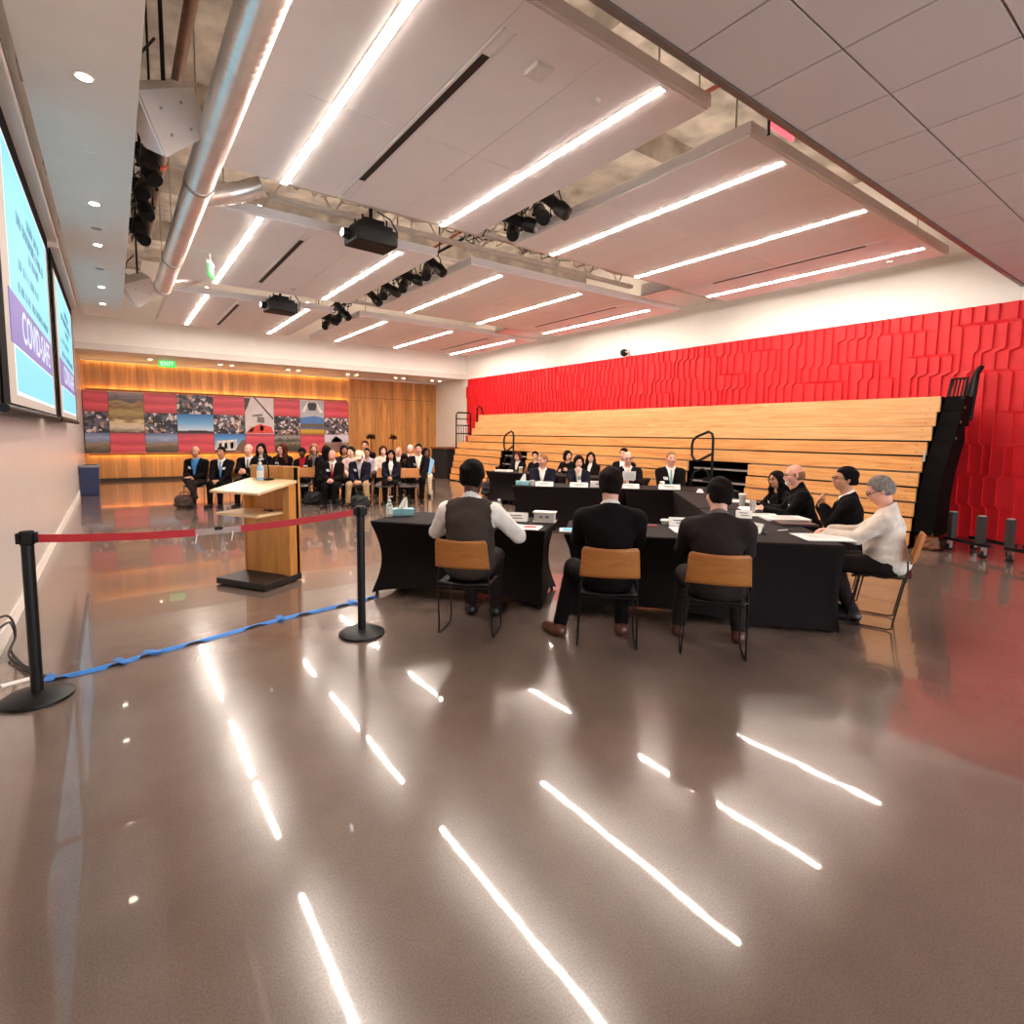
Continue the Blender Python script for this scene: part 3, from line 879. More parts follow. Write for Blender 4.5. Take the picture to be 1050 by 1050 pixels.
    b.inputs['Roughness'].default_value = 0.4
    return m

def mural():
    zlo, zhi = 0.88, 2.80
    t = thing('photo_mural', 'wide mural of red and coloured photo panels on the timber wall', 'mural', (3.36, YB - 0.1, 0))
    ox, oy = 3.36, YB - 0.1
    MB().lohi((XL + 0.02 - ox, 0.0, zlo + 0.04), (7.46 - ox, 0.098, zhi - 0.04)).build('backing', mat('mural_backing', (70, 40, 30), 0.6), t)
    th = (zhi - zlo) / 3
    lv = [zlo, zlo + th, zlo + 2 * th, zhi]
    cx = [XL + 0.02, -0.09, 0.82, 1.72, 2.78, 3.76, 4.72, 5.63, 6.52, 7.45]
    spec = [[(0, 1, 'coast'), (1, 2, 'crowd'), (2, 3, 'red')],
            [(0, 1, 'red'), (1, 3, 'field')],
            [(0, 1, 'coast'), (1, 2, 'crowd'), (2, 3, 'red')],
            [(0, 1, 'red'), (1, 2, 'sky'), (2, 3, 'crowd')],
            [(0, 1, 'build'), (1, 2, 'crowd'), (2, 3, 'red')],
            [(0, 1, 'red'), (1, 3, 'statue')],
            [(0, 1, 'trees'), (1, 2, 'crowd'), (2, 3, 'red')],
            [(0, 1, 'red'), (1, 1.42, 'yellow'), (1.42, 3, 'bridge')],
            [(0, 1, 'tower'), (1, 2, 'crowd'), (2, 3, 'red')]]
    pals = {}
    for i, col in enumerate(spec):
        a, b = cx[i] - ox, cx[i + 1] - ox
        for j, (p, q, kind) in enumerate(col):
            z0, z1 = zlo + th * p, zlo + th * q
            base = {'build': 'sky', 'statue': 'crowd', 'bridge': 'sky', 'tower': 'coast'}.get(kind, kind)
            key = '%s_photo_%s' % (base, 'abcdefghi'[i]) if base != 'red' else 'red_photo_' + 'abcdefghi'[i]
            if kind == 'statue':
                m = mat('pale_photo_ground', (206, 196, 196), 0.4, var=0.08, scale=3)
            elif kind == 'bridge':
                m = mat('pale_bridge_photo', (176, 178, 184), 0.4, var=0.12, scale=3)
            else:
                m = pals.setdefault(key, photo_mat(key, base, i + 1.0))
            o = MB().lohi((a + 0.006, -0.018, z0 + 0.005), (b - 0.006, 0.0, z1 - 0.005)).build('photo_panel', m, t)
            w_, h_ = b - a, z1 - z0
            def art(polys, c, nm='photo_motif'):
                k = MB()
                for po in polys:
                    k.prism([(a + u * w_, z0 + v * h_) for u, v in po], -0.0195, -0.018, 'y')
                k.build(nm, mat('photo_ink_%d_%d_%d' % c, c, 0.4, var=0.15, scale=12), o)
            if kind == 'sky':
                art([[(0.25, 0.05), (0.85, 0.05), (0.8, 0.16), (0.3, 0.16)]], (44, 28, 26))
            elif kind == 'build':
                art([[(0.05, 0.1), (0.7, 0.1), (0.72, 0.7), (0.08, 0.62)]], (214, 208, 202))
                art([[(0.12, 0.2), (0.22, 0.2), (0.22, 0.5), (0.14, 0.5)], [(0.3, 0.2), (0.4, 0.2), (0.4, 0.52), (0.32, 0.52)], [(0.5, 0.2), (0.6, 0.2), (0.6, 0.55), (0.5, 0.55)]], (40, 30, 32))
                art([[(0.6, 0.02), (1.0, 0.02), (1.0, 0.7), (0.85, 0.62)]], (120, 92, 72))
            elif kind == 'statue':
                art([[(0.0, 0.98), (0.2, 0.98), (0.1, 0.75), (0, 0.6)], [(0.3, 1.0), (0.36, 1.0), (0.98, 0.45), (0.96, 0.4)]], (60, 48, 46))
                art([[(0.25, 0.52), (0.6, 0.56), (0.6, 0.5), (0.25, 0.47)], [(0.4, 0.32), (0.66, 0.3), (0.66, 0.46), (0.42, 0.48)]], (120, 108, 100))
                art([[(0.02, 0.02), (0.98, 0.02), (0.9, 0.2), (0.5, 0.28), (0.2, 0.16)]], (216, 60, 40))
                art([[(0.1, 0.08), (0.25, 0.05), (0.3, 0.2), (0.15, 0.22)], [(0.5, 0.1), (0.62, 0.08), (0.62, 0.24), (0.5, 0.22)]], (236, 190, 150))
            elif kind == 'bridge':
                art([[(0.05, 0.55), (0.3, 0.92), (0.36, 0.92), (0.2, 0.55)], [(0.95, 0.55), (0.7, 0.92), (0.64, 0.92), (0.8, 0.55)]], (232, 228, 224))
                art([[(0.36, 0.62), (0.64, 0.62), (0.72, 0.9), (0.28, 0.9)]], (54, 44, 48))
                art([[(0.0, 0.12), (1, 0.12), (1, 0.34), (0.6, 0.42), (0.0, 0.34)]], (74, 118, 176))
                art([[(0.0, 0.0), (1, 0.0), (1, 0.14), (0.0, 0.12)]], (94, 84, 60))
            elif kind == 'tower':
                art([[(0.0, 0.55), (1, 0.55), (1, 1), (0, 1)]], (206, 200, 206))
                art([[(0.2, 0.05), (0.74, 0.05), (0.72, 0.65), (0.5, 0.92), (0.3, 0.7)]], (128, 92, 84))
mural()
# cove strips behind the mural and along the top of the timber wall
COVE = emit('cove_led', (255, 196, 110), COVE_POWER)
for nm, z, x1, lab in (('cove_light', 2.83, 7.40, 'warm strip light hidden behind the top edge of the photo mural'), ('cove_light', 0.85, 7.40, 'warm strip light hidden behind the bottom edge of the photo mural')):
    t = thing(nm, lab, 'strip light', (3.36, YB - 0.05, z))
    s = 1 if z > 2 else -1
    MB().lohi((XL + 0.1 - 3.36, -0.02, -0.008), (x1 - 3.36, 0.02, 0.008)).build('diffuser', COVE, t)
    MB().lohi((XL + 0.1 - 3.36, -0.03, -0.016), (x1 - 3.36, 0.03, -0.008) ) if s > 0 else None
    MB().lohi((XL + 0.1 - 3.36, -0.068, -0.03), (x1 - 3.36, -0.045, 0.03)).build('shield', mat('mural_edge', (120, 70, 40), 0.6), t)
t = thing('cove_light', 'warm strip light along the ceiling edge above the timber wall', 'strip light', (5.3, YB - 0.05, SOF - 0.012))
MB().lohi((XL + 0.02 - 5.3, -0.07, -0.05), (XR - 0.01 - 5.3, -0.055, 0.0118)).build('shield', WHITE_PAINT, t)
MB().lohi((XL + 0.1 - 5.3, -0.03, -0.01), (7.5 - 5.3, 0.03, 0.0115)).build('diffuser', emit('ceiling_cove_led', (255, 214, 150), COVE_POWER * 0.5), t)

# ------------------------------------------------------------------ telescopic bleacher along the red wall
BW = wood('bleacher_wood', (206, 130, 66), (240, 180, 112), sc=(16, 0.9, 16), rough=0.38, ring=4)
BWL = wood('bleacher_wood_lit', (218, 150, 88), (244, 196, 136), sc=(16, 0.9, 16), rough=0.38, ring=4)  # same wood for the top boards, their stronger light put into the colour
BLACK_SATIN = mat('black_satin', (7, 3, 3), 0.8, var=0.1, spec=0.08)
GREY_TREAD = mat('grey_tread', (158, 146, 138), 0.5, var=0.08)
prof = [(0.04, 9.38), (0.25, 9.43), (0.46, 9.49), (0.68, 9.53), (0.90, 9.58), (1.12, 9.68), (1.36, 9.82), (1.58, 9.98), (1.80, 10.11), (2.02, 10.25), (2.26, 10.40)]
BY0, BY1 = 2.87, 16.2
A1, A2 = (12.17, 13.5), (5.51, 6.82)
bl = thing('bleacher', 'folded timber bleacher with black aisle steps along the red wall', 'bleacher', (9.6, 9.5, 0))
bx, by = 9.6, 9.5
def bboard(i, y0, y1, m):
    z0, x0 = prof[i]; z1, x1 = prof[i + 1]
    mb = MB()
    top = i >= 7
    zt = z1 - (0.006 if top else 0.024)
    mb.prism([(x0 - bx, z0), (x0 - bx + 0.05, z0), (x0 - bx + 0.05, zt), (x0 - bx, zt)], y0 - by, y1 - by, 'y')
    o = mb.build('bench_board', m, bl, bevel=0.004)
    # bolt heads
    n = 0
    k = MB()
    for s in (y0 + 0.12, y0 + (y1 - y0) * 0.36, y0 + (y1 - y0) * 0.68, y1 - 0.12):
        for zz in (z0 + 0.05, zt - 0.05):
            k.cyl((x0 - bx - 0.003, s - by, zz), (x0 - bx + 0.002, s - by, zz), 0.007, n=6)
    k.build('bolt', BLACK_METAL, o)
    if not top and i > 0:
        q = MB()
        q.lohi((x1 - bx - 0.03, y0 - by, zt + 0.008), (x1 - bx + 0.12, y1 - by, zt + 0.014))
        q.build('seat_edge', STEEL if i in (2, 4) else BLACK_SATIN, o)
for i in range(10):
    m = BWL if i >= 7 else BW
    if i < 5:
        for (a, b) in ((BY0, A2[0]), (A2[1], A1[0]), (A1[1], BY1)):
            if i == 0:
                pass
            bboard(i, a, b, m)
    else:
        bboard(i, BY0, BY1 if i < 6 else 15.75, m)
# the black frame behind the boards
fr = MB()
fr.prism([(x + 0.06 - bx, z) for z, x in prof] + [(11.2 - bx, 2.2), (11.2 - bx, 0.04)], A1[1] - by, 15.7 - by, 'y')
fr.prism([(x + 0.06 - bx, z) for z, x in prof] + [(11.2 - bx, 2.2), (11.2 - bx, 0.04)], A2[1] - by, A1[0] - by, 'y')
fr.prism([(x + 0.06 - bx, z) for z, x in prof] + [(11.2 - bx, 2.2), (11.2 - bx, 0.04)], BY0 + 0.02 - by, A2[0] - by, 'y')
up = [(10.0 - bx, 0.04), (10.0 - bx, 1.14)] + [(x + 0.06 - bx, z) for z, x in prof[5:]] + [(11.2 - bx, 2.2), (11.2 - bx, 0.04)]
fr.prism(up, A1[0] - by, A1[1] - by, 'y'); fr.prism(up, A2[0] - by, A2[1] - by, 'y')
fr.build('frame', BLACK_SATIN, bl)
for (a, b) in (A1, A2):
    for k, (z, x) in enumerate(((0.16, 9.46), (0.42, 9.56), (0.68, 9.66), (0.93, 9.76))):
        st = MB().lohi((x - bx, a + 0.02 - by, z), (10.0 - bx, b - 0.02 - by, z + 0.05))
        o = st.build('step', BLACK_SATIN, bl, bevel=0.004)
        MB().lohi((x - 0.012 - bx, a + 0.04 - by, z + 0.012), (x - bx, b - 0.04 - by, z + 0.046)).build('nosing', GREY_TREAD, o)
    MB().lohi((9.70 - bx, a + 0.02 - by, 1.12), (9.72 - bx, b - 0.02 - by, 1.34)).build('riser_panel', GREY_TREAD if a < 7 else BLACK_SATIN, bl)
def handrail(y, nm='handrail'):
    mb = MB()
    def C(pts): return [(x - bx, yy - by, z) for x, yy, z in pts]
    d = 0.42
    mb.tube(C([(9.42, y - 0.05, 0.45), (9.42, y - 0.05, 1.55), (9.42, y - 0.02, 1.66), (9.42, y + 0.06, 1.70), (9.42, y + d - 0.1, 1.60), (9.42, y + d - 0.02, 1.52), (9.42, y + d, 1.42), (9.42, y + d - 0.01, 1.22), (9.42, y + d - 0.08, 1.13), (9.42, y + d - 0.16, 1.12), (9.42, y - 0.03, 1.27)]), 0.026, 10)
    mb.tube(C([(9.42, y + 0.42, 0.62), (9.42, y + 0.34, 0.9), (9.42, y + 0.16, 0.97), (9.42, y + 0.05, 0.92), (9.42, y - 0.0, 0.78)]), 0.022, 8)
    mb.box((9.45 - bx, y - by, 0.47), (0.12, 0.2, 0.05))
    mb.box((9.44 - bx, y + 0.06 - by, 0.76), (0.05, 0.16, 0.07))
    mb.build(nm, BLACK_METAL, bl, smooth=True)
handrail(6.2); handrail(12.66)
# folded guard rails at the two ends
e = MB()
for k in range(1, 10):
    z0, x0 = prof[k]; z1, x1 = prof[k + 1]
    e.prism([(x0 + 0.02 - bx, z0), (x1 + 0.02 - bx, z1), (x1 + 0.55 - (0.18 if k > 6 else 0) - bx, z1), (x0 + 0.55 - bx, z0)], 2.60 - by, 2.85 - by, 'y')
e.build('end_panel', BLACK_SATIN, bl, bevel=0.006)
g = MB()
for j in range(5):
    g.cyl((10.38 - bx + 0.02 * j, 2.62 + 0.05 * j - by, 2.24), (10.5 - bx + 0.02 * j, 2.62 + 0.05 * j - by, 2.52), 0.012, n=8)
g.tube([(10.34 - bx, 2.62 - by, 2.2), (10.48 - bx, 2.62 - by, 2.53), (10.58 - bx, 2.84 - by, 2.53), (10.46 - bx, 2.84 - by, 2.2)], 0.02, 8)
g.tube([(10.72 - bx, 2.62 - by, 1.9), (10.9 - bx, 2.62 - by, 2.62), (11.0 - bx, 2.6 - by, 2.72), (11.06 - bx, 2.66 - by, 2.66), (10.96 - bx, 2.8 - by, 2.1), (10.9 - bx, 2.8 - by, 1.9)], 0.04, 10)
g.build('guard_rail', BLACK_METAL, bl, smooth=True)
b_ = MB()
for k in (2.08, 1.86, 1.62):
    b_.cyl((10.3 - bx + (k - 2.08) * 0.62 + 0.06, 2.597 - by, k), (10.3 - bx + (k - 2.08) * 0.62 + 0.06, 2.59 - by, k), 0.02, n=10)
b_.build('bolt', STEEL, bl)
g = MB()
ly = 16.25
def LR(pts): return [(x - bx, ly - by + dy, z) for x, dy, z in pts]
g.tube(LR([(9.66, 0, 0.05), (9.66, 0, 2.28), (9.72, 0, 2.34), (10.2, 0, 2.34), (10.24, 0, 2.28), (10.24, 0, 1.2)]), 0.026, 8)
for z in (2.12, 1.9, 1.62):
    g.tube(LR([(9.66, 0, z), (10.24, 0, z)]), 0.018, 8)
for k in range(5):
    g.tube(LR([(9.76 + 0.1 * k, 0, 1.25), (9.76 + 0.1 * k, 0, 1.9)]), 0.01, 6)
g.tube(LR([(10.3, -0.3, 1.6), (10.32, -0.3, 2.5), (10.38, -0.32, 2.58), (10.46, -0.36, 2.5), (10.62, -0.5, 1.75), (10.56, -0.5, 1.6), (10.3, -0.3, 1.6)]), 0.028, 8)
g.build('guard_rail', BLACK_METAL, bl, smooth=True)
w_ = MB()
for yy in (15.95, 14.2, 10.5, 4.2):
    w_.cyl((9.5 - bx, yy - 0.02 - by, 0.05), (9.5 - bx, yy + 0.02 - by, 0.05), 0.05, n=14)
w_.build('wheel', GREY_TREAD, bl)
MB().lohi((9.72 - bx, 2.862 - by, 1.27), (9.78 - bx, 2.868 - by, 1.42)).build('end_plate', WHITE_PLASTIC, bl)

# camera fixed on the white wall above the red relief
t = thing('security_camera', 'small black and white camera on the wall above the red relief', 'camera', (XR, 10.1, 3.84))
MB().box((-0.02, 0, 0.02), (0.04, 0.12, 0.12)).cyl((-0.02, 0, 0.0), (-0.12, 0, -0.02), 0.025, n=10).build('bracket', WHITE_PLASTIC, t)
MB().lathe([(0.03, -0.1), (0.085, -0.06), (0.1, 0.0), (0.09, 0.06), (0.04, 0.09)], (-0.17, 0, -0.02), 18).build('housing', BLACK_PLASTIC, t, smooth=True)
MB().lathe([(0.004, -0.02), (0.05, 0), (0.05, 0.02)], (-0.17, -0.1, -0.02), 14).build('cap', WHITE_PLASTIC, t, smooth=True)
MB().lohi((-0.012, 0.02, 0.08), (-0.001, 0.035, 0.8)).build('conduit', CLOUD_EDGE, t)

# covered upright piano between the far wall and the bleacher
t = thing('covered_piano', 'upright piano under a black cover with a brown top beside the bleacher', 'piano', (9.98, 17.35, 0), 0)
MB().box((0, 0, 0.52), (0.8, 1.2, 1.04), taper=0.96).build('cover', mat('black_cover', (14, 9, 10), 0.85, bump=0.3, bscale=6), t, bevel=0.03)
MB().box((0, 0, 1.08), (0.84, 1.24, 0.07)).build('top', wood('brown_top', (86, 42, 24), (128, 70, 40), rough=0.4), t, bevel=0.015)
# blue bin against the left wall
t = thing('waste_bin', 'dark blue waste bin standing against the left wall', 'bin', (-0.52, 16.75, 0))
mb = MB(); mb.box((0, 0, 0.34), (0.36, 0.4, 0.68), taper=1.08)
mb.build('body', mat('blue_plastic', (28, 36, 78), 0.45), t, bevel=0.02)
MB().box((0, 0, 0.71), (0.42, 0.46, 0.06)).build('rim', mat('grey_plastic', (126, 120, 132), 0.5), t, bevel=0.015)
MB().box((0, 0, 0.735), (0.28, 0.32, 0.012)).build('opening', BLACK_PLASTIC, t)

# wheeled trolleys and brown bag at the end of the bleacher
def trolley(loc, rz, ups, lab):
    t = thing('wheeled_trolley', lab, 'trolley', loc, rz, 'black wheeled trolleys')
    L_ = 0.62
    MB().lohi((-L_ / 2, -0.04, 0.16), (L_ / 2, 0.04, 0.2)).lohi((-L_ / 2, 0.36, 0.16), (L_ / 2, 0.44, 0.2)).lohi((-0.03, 0, 0.16), (0.03, 0.4, 0.195)).build('frame', BLACK_METAL, t)
    for x in ups:
        MB().box((x, -0.02, 0.385), (0.08, 0.09, 0.37)).build('upright', mat('dark_grey_upright', (40, 30, 28), 0.55), t, bevel=0.008)
        MB().box((x, -0.02, 0.575), (0.06, 0.07, 0.012)).build('cap', GREY_TREAD, t)
    for x in (-L_ / 2 + 0.06, L_ / 2 - 0.06):
        for y in (0, 0.4):
            c = MB().cyl((x - 0.018, y, 0.052), (x + 0.018, y, 0.052), 0.05, n=16).build('wheel', BLACK_PLASTIC, t, smooth=True)
            MB().lohi((x - 0.028, y - 0.02, 0.05), (x - 0.02, y + 0.02, 0.16)).lohi((x + 0.02, y - 0.02, 0.05), (x + 0.028, y + 0.02, 0.16)).build('fork', STEEL, c)
trolley((9.61, 2.26, 0), D(-119.6), (-0.21, 0.21), 'black wheeled trolley with square uprights next to the bleacher end')
trolley((9.40, 1.52, 0), D(-105), (-0.27,), 'black wheeled trolley with one square upright farther from the bleacher end')
# ------------------------------------------------------------------ lectern
LW = wood('lectern_wood', (176, 112, 46), (214, 150, 76), sc=(10, 10, 0.9), rough=0.4)
LWT = wood('lectern_top_wood', (222, 186, 138), (238, 208, 164), sc=(1, 10, 10), rough=0.35)
def lectern():
    # local x along the tall panel, local y towards the tables (away from the speaker)
    a, b = Vector((1.2, 6.5, 0)), Vector((1.55, 5.93, 0))
    c = (a + b) / 2
    ux = (b - a).normalized()
    rz = math.atan2(ux.y, ux.x)
    t = thing('lectern', 'light wood lectern with black edged tall panel, sloped top and dark base', 'lectern', (c.x, c.y, 0), rz)
    hw = (b - a).length / 2
    def L_(lo, hi, nm, m, bev=0.004, par=None):
        return MB().lohi(lo, hi).build(nm, m, par or t, bevel=bev)
    L_((-hw, -0.46, 0.012), (hw, 0.06, 0.075), 'base', mat('dark_base', (34, 26, 24), 0.5), 0.006)
    for sx in (-1, 1):
        for y in (-0.4, 0.0):
            MB().cyl((sx * (hw - 0.05), y, 0), (sx * (hw - 0.05), y, 0.012), 0.02, n=10).build('foot', BLACK_PLASTIC, t)
    L_((-hw, 0.02, 0.075), (hw - 0.03, 0.035, 1.23), 'inner_panel', LW)
    L_((-hw, 0.035, 0.075), (hw, 0.06, 1.235), 'front_panel', LW)
    L_((hw - 0.03, 0.002, 0.075), (hw - 0.002, 0.035, 1.225), 'panel_edge', BLACK_SATIN)
    L_((-hw + 0.01, -0.1, 0.075), (-hw + 0.03, 0.018, 1.0), 'side_panel', LW)
    L_((hw - 0.09, -0.1, 0.075), (hw - 0.005, 0.018, 1.02), 'side_panel', LW)
    L_((-hw + 0.03, -0.085, 0.075), (hw - 0.09, -0.07, 0.735), 'body_panel', LW)
    L_((-hw + 0.03, 0.0, 0.735), (hw - 0.09, 0.018, 1.0), 'recess_back', LW)
    L_((-hw, -0.44, 0.735), (hw - 0.09, 0.0, 0.762), 'shelf', LWT)
    s = MB(); s.prism([(-0.50, 0.975), (0.018, 1.06), (0.018, 1.095), (-0.50, 1.0)], -hw, hw, 'x')
    s.build('top', LWT, t, bevel=0.004)
    k = MB(); k.prism([(-0.1, 1.0), (0.018, 1.0), (0.018, 1.06), (-0.1, 1.04)], hw - 0.09, hw - 0.005, 'x')
    k.build('top_bracket', LW, t)
    return t, c, rz
lec, LC, LRZ = lectern()
def on_lectern(x, y, z):
    v = Matrix.Rotation(LRZ, 4, 'Z') @ Vector((x, y, z))
    return (LC.x + v.x, LC.y + v.y, v.z)
t = thing('microphone', 'black gooseneck microphone standing on the lectern top', 'microphone', on_lectern(0.0, -0.04, 1.085), LRZ)
MB().lathe([(0.05, 0.0), (0.05, 0.012), (0.012, 0.02)], n=18).build('base', BLACK_METAL, t, smooth=True)
MB().tube([(0, 0, 0.015), (0, 0, 0.12), (0.01, -0.03, 0.2), (0.02, -0.07, 0.25)], 0.007, 8).build('gooseneck', BLACK_METAL, t, smooth=True)
MB().lathe([(0.004, -0.03), (0.013, -0.025), (0.015, 0.02), (0.006, 0.032)], (0.02, -0.075, 0.26), 12).build('capsule', BLACK_PLASTIC, t, smooth=True)
def pump_bottle(loc, lab, body, s=1.0):
    t = thing('pump_bottle', lab, 'bottle', loc)
    MB().lathe([(0.028 * s, 0), (0.032 * s, 0.004), (0.032 * s, 0.11 * s), (0.026 * s, 0.128 * s), (0.013 * s, 0.136 * s), (0.013 * s, 0.15 * s)], n=20).build('body', body, t, smooth=True)
    MB().lathe([(0.016 * s, 0.148 * s), (0.016 * s, 0.165 * s), (0.005 * s, 0.17 * s), (0.005 * s, 0.19 * s), (0.012 * s, 0.192 * s), (0.012 * s, 0.2 * s)], n=14).box((0.014 * s, 0, 0.196 * s), (0.04 * s, 0.012 * s, 0.008 * s)).build('pump', WHITE_PLASTIC, t, smooth=True)
    MB().lathe([(0.0325 * s, 0.025 * s), (0.0326 * s, 0.09 * s)], n=20).build('label_band', PAPER, t, smooth=True)
    return t
pump_bottle(on_lectern(-0.1, -0.06, 1.08), 'pale blue hand sanitiser pump bottle on the lectern top', mat('pale_blue_gel', (160, 196, 222), 0.2), 1.15)
t = thing('cable', 'short black cable lying on the lectern shelf', 'cable', on_lectern(0.1, -0.16, 0.768), LRZ)
MB().tube([(-0.06, 0, 0), (-0.02, 0.04, 0.004), (0.05, 0.03, 0.004), (0.07, -0.02, 0.004), (0.02, -0.03, 0.01), (-0.05, 0.0, 0.012)], 0.006, 6).build('cord', CABLE_B, t, smooth=True)

# ------------------------------------------------------------------ belt barrier
POST = mat('barrier_black', (14, 9, 9), 0.45, var=0.1, spec=0.3)
def stanchion(x, y, h, lab):
    t = thing('barrier_post', lab, 'barrier post', (x, y, 0), 0, 'black barrier posts')
    MB().lathe([(0.172, 0), (0.178, 0.006), (0.176, 0.018), (0.16, 0.028), (0.09, 0.043), (0.036, 0.05)], n=44).build('base', POST, t, smooth=True)
    MB().lathe([(0.031, 0.03), (0.031, h - 0.075)], n=24).build('post', POST, t, smooth=True)
    MB().lathe([(0.033, h - 0.08), (0.036, h - 0.075), (0.036, h - 0.005), (0.033, h), (0.003, h + 0.001)], n=24).build('head', BLACK_PLASTIC, t, smooth=True)
    s = MB()
    for k in range(4):
        a = k * PI / 2
        s.box((0.04 * math.cos(a), 0.04 * math.sin(a), h - 0.04), (0.02, 0.045, 0.06), rz=a)
    s.build('belt_slot', BLACK_PLASTIC, t, bevel=0.003)
    return t
PL, PR = Vector((-0.435, 4.13, 0)), Vector((1.542, 4.055, 0))
stanchion(PL.x, PL.y, 1.01, 'black barrier post standing beside the left wall')
stanchion(PR.x, PR.y, 1.03, 'black barrier post standing by the black covered table')
BELT = mat('red_belt', (186, 16, 26), 0.55, var=0.06, scale=60)
def belt(t0, t1, name, m, lab, cat, th=0.002, hh=0.024):
    d = (PR - PL)
    n = 20
    vs_, fs_ = [], []
    nrm = Vector((-d.y, d.x, 0)).normalized() * th
    for i in range(n + 1):
        q = t0 + (t1 - t0) * i / n
        p = PL.lerp(PR, q)
        z = 0.968 + 0.022 * q - 0.055 * 4 * q * (1 - q)
        for s in (1, -1):
            for h in (-hh, hh):
                vs_.append((p.x + nrm.x * s, p.y + nrm.y * s, z + h))
    for i in range(n):
        a = i * 4; b = a + 4
        fs_ += [(a, a + 1, b + 1, b), (b + 2, b + 3, a + 3, a + 2), (a + 1, a + 3, b + 3, b + 1), (a + 2, a, b, b + 2)]
    fs_ += [(0, 2, 3, 1), (n * 4, n * 4 + 1, n * 4 + 3, n * 4 + 2)]
    o = MB().add(vs_, fs_)
    return o
def zb(q): return 0.968 + 0.022 * q - 0.055 * 4 * q * (1 - q)
t = tag(belt(0.025, 0.445, 0, 0, 0, 0).build('barrier_belt', BELT), 'red barrier belt from the post by the left wall to the clear joint', 'barrier belt', 'red barrier belts')
t = tag(belt(0.555, 0.97, 0, 0, 0, 0).build('barrier_belt', BELT), 'red barrier belt from the clear joint to the post by the table', 'barrier belt', 'red barrier belts')
t = thing('belt_joint', 'grey taped joint with a black clip between the two red belts', 'belt joint', tuple(PL.lerp(PR, 0.5)) )
m_ = belt(0.43, 0.57, 0, 0, 0, 0, th=0.003, hh=0.021)
c_ = PL.lerp(PR, 0.5)
m_.v = [(x - c_.x, y - c_.y, z) for x, y, z in m_.v]
m_.build('tape_wrap', mat('grey_tape', (168, 140, 126), 0.25, var=0.1), t)
MB().box((0.0, -0.006, zb(0.5) + 0.018), (0.05, 0.018, 0.022)).build('clip', BLACK_PLASTIC, t, bevel=0.004)
for q, dx in ((0.435, -0.012), (0.545, -0.012)):
    p = PL.lerp(PR, q) - c_
    MB().tube([(p.x, p.y - 0.005, zb(q) - 0.01), (p.x + dx, p.y - 0.006, zb(q) - 0.075)], 0.004, 6).build('tie_end', WHITE_PLASTIC, t)

# taped cable over the floor and cable loop by the wall
TAPE = mat('blue_painter_tape', (36, 118, 196), 0.5, var=0.15, scale=14)
path = [(-0.40, 4.38), (-0.08, 4.43), (0.12, 4.50), (0.5, 4.59), (1.03, 4.74), (1.46, 4.81), (1.85, 4.87), (2.05, 4.95)]
def dense(path, n=8):
    P = []
    for i in range(len(path) - 1):
        p0 = path[max(i - 1, 0)]; p1 = path[i]; p2 = path[i + 1]; p3 = path[min(i + 2, len(path) - 1)]
        for k in range(n):
            u = k / n
            P.append(tuple(0.5 * ((2 * p1[j]) + (-p0[j] + p2[j]) * u + (2 * p0[j] - 5 * p1[j] + 4 * p2[j] - p3[j]) * u * u + (-p0[j] + 3 * p1[j] - 3 * p2[j] + p3[j]) * u ** 3) for j in range(len(p1))))
    P.append(path[-1])
    return P
P = dense(path)
t = thing('taped_cable', 'black cable taped to the floor under a long blue tape strip', 'cable', (0, 0, 0))
MB().tube([(x + 0.002, y - 0.012, 0.009) for x, y in P], 0.009, 8).build('cable', CABLE_B, t, smooth=True)
mb = MB()
vs_, fs_ = [], []
for i, (x, y) in enumerate(P[:-3]):
    a, b = Vector(P[max(i - 1, 0)]), Vector(P[min(i + 1, len(P) - 1)])
    d = (b - a).normalized(); nv = Vector((-d.y, d.x))
    w0 = 0.03 + 0.006 * math.sin(i * 1.7)
    f0 = -0.034 + (0.02 if math.sin(i * 0.9) > 0.55 else 0.0)
    for s, z in ((f0, 0.0195 if f0 > -0.03 else 0.003), (-0.012, 0.0205), (0.006, 0.0195), (w0 + 0.012, 0.002)):
        vs_.append((x + nv.x * s, y + nv.y * s, z))
for i in range(len(P) - 4):
    for k in range(3):
        fs_.append((i * 4 + k, i * 4 + 4 + k, i * 4 + 5 + k, i * 4 + 1 + k))
mb.add(vs_, fs_).build('tape', TAPE, t)
for q in (0, 10, 17, 33, 46):
    x, y = P[q]
    MB().box((x, y + 0.005, 0.0215), (0.05, 0.12, 0.003), rz=0.5 * (q % 3)).build('tape_patch', TAPE, t)
t = thing('cable_loop', 'black cables looping down the left wall to the floor by the barrier post', 'cable', (-0.66, 4.9, 0))
for k in range(2):
    pts = dense([(-0.03, -0.1 - 0.1 * k, 0.34 - 0.06 * k), (0.0, 0.1, 0.30 - 0.05 * k), (0.0, 0.34 - 0.06 * k, 0.18), (0.01, 0.3, 0.08), (0.0, 0.06 + 0.1 * k, 0.03), (0.1, -0.2, 0.012 + 0.02 * k), (0.2, -0.4, 0.012 + 0.02 * k), (0.25, -0.5, 0.012)])
    MB().tube(pts, 0.008, 8).build('cable', CABLE_B, t, smooth=True)
t = thing('paper_label', 'small white paper label lying by the cables near the barrier post', 'paper', (-0.57, 4.47, 0), D(15))
MB().lohi((-0.07, -0.03, 0.0), (0.07, 0.03, 0.004)).build('sheet', PAPER, t)

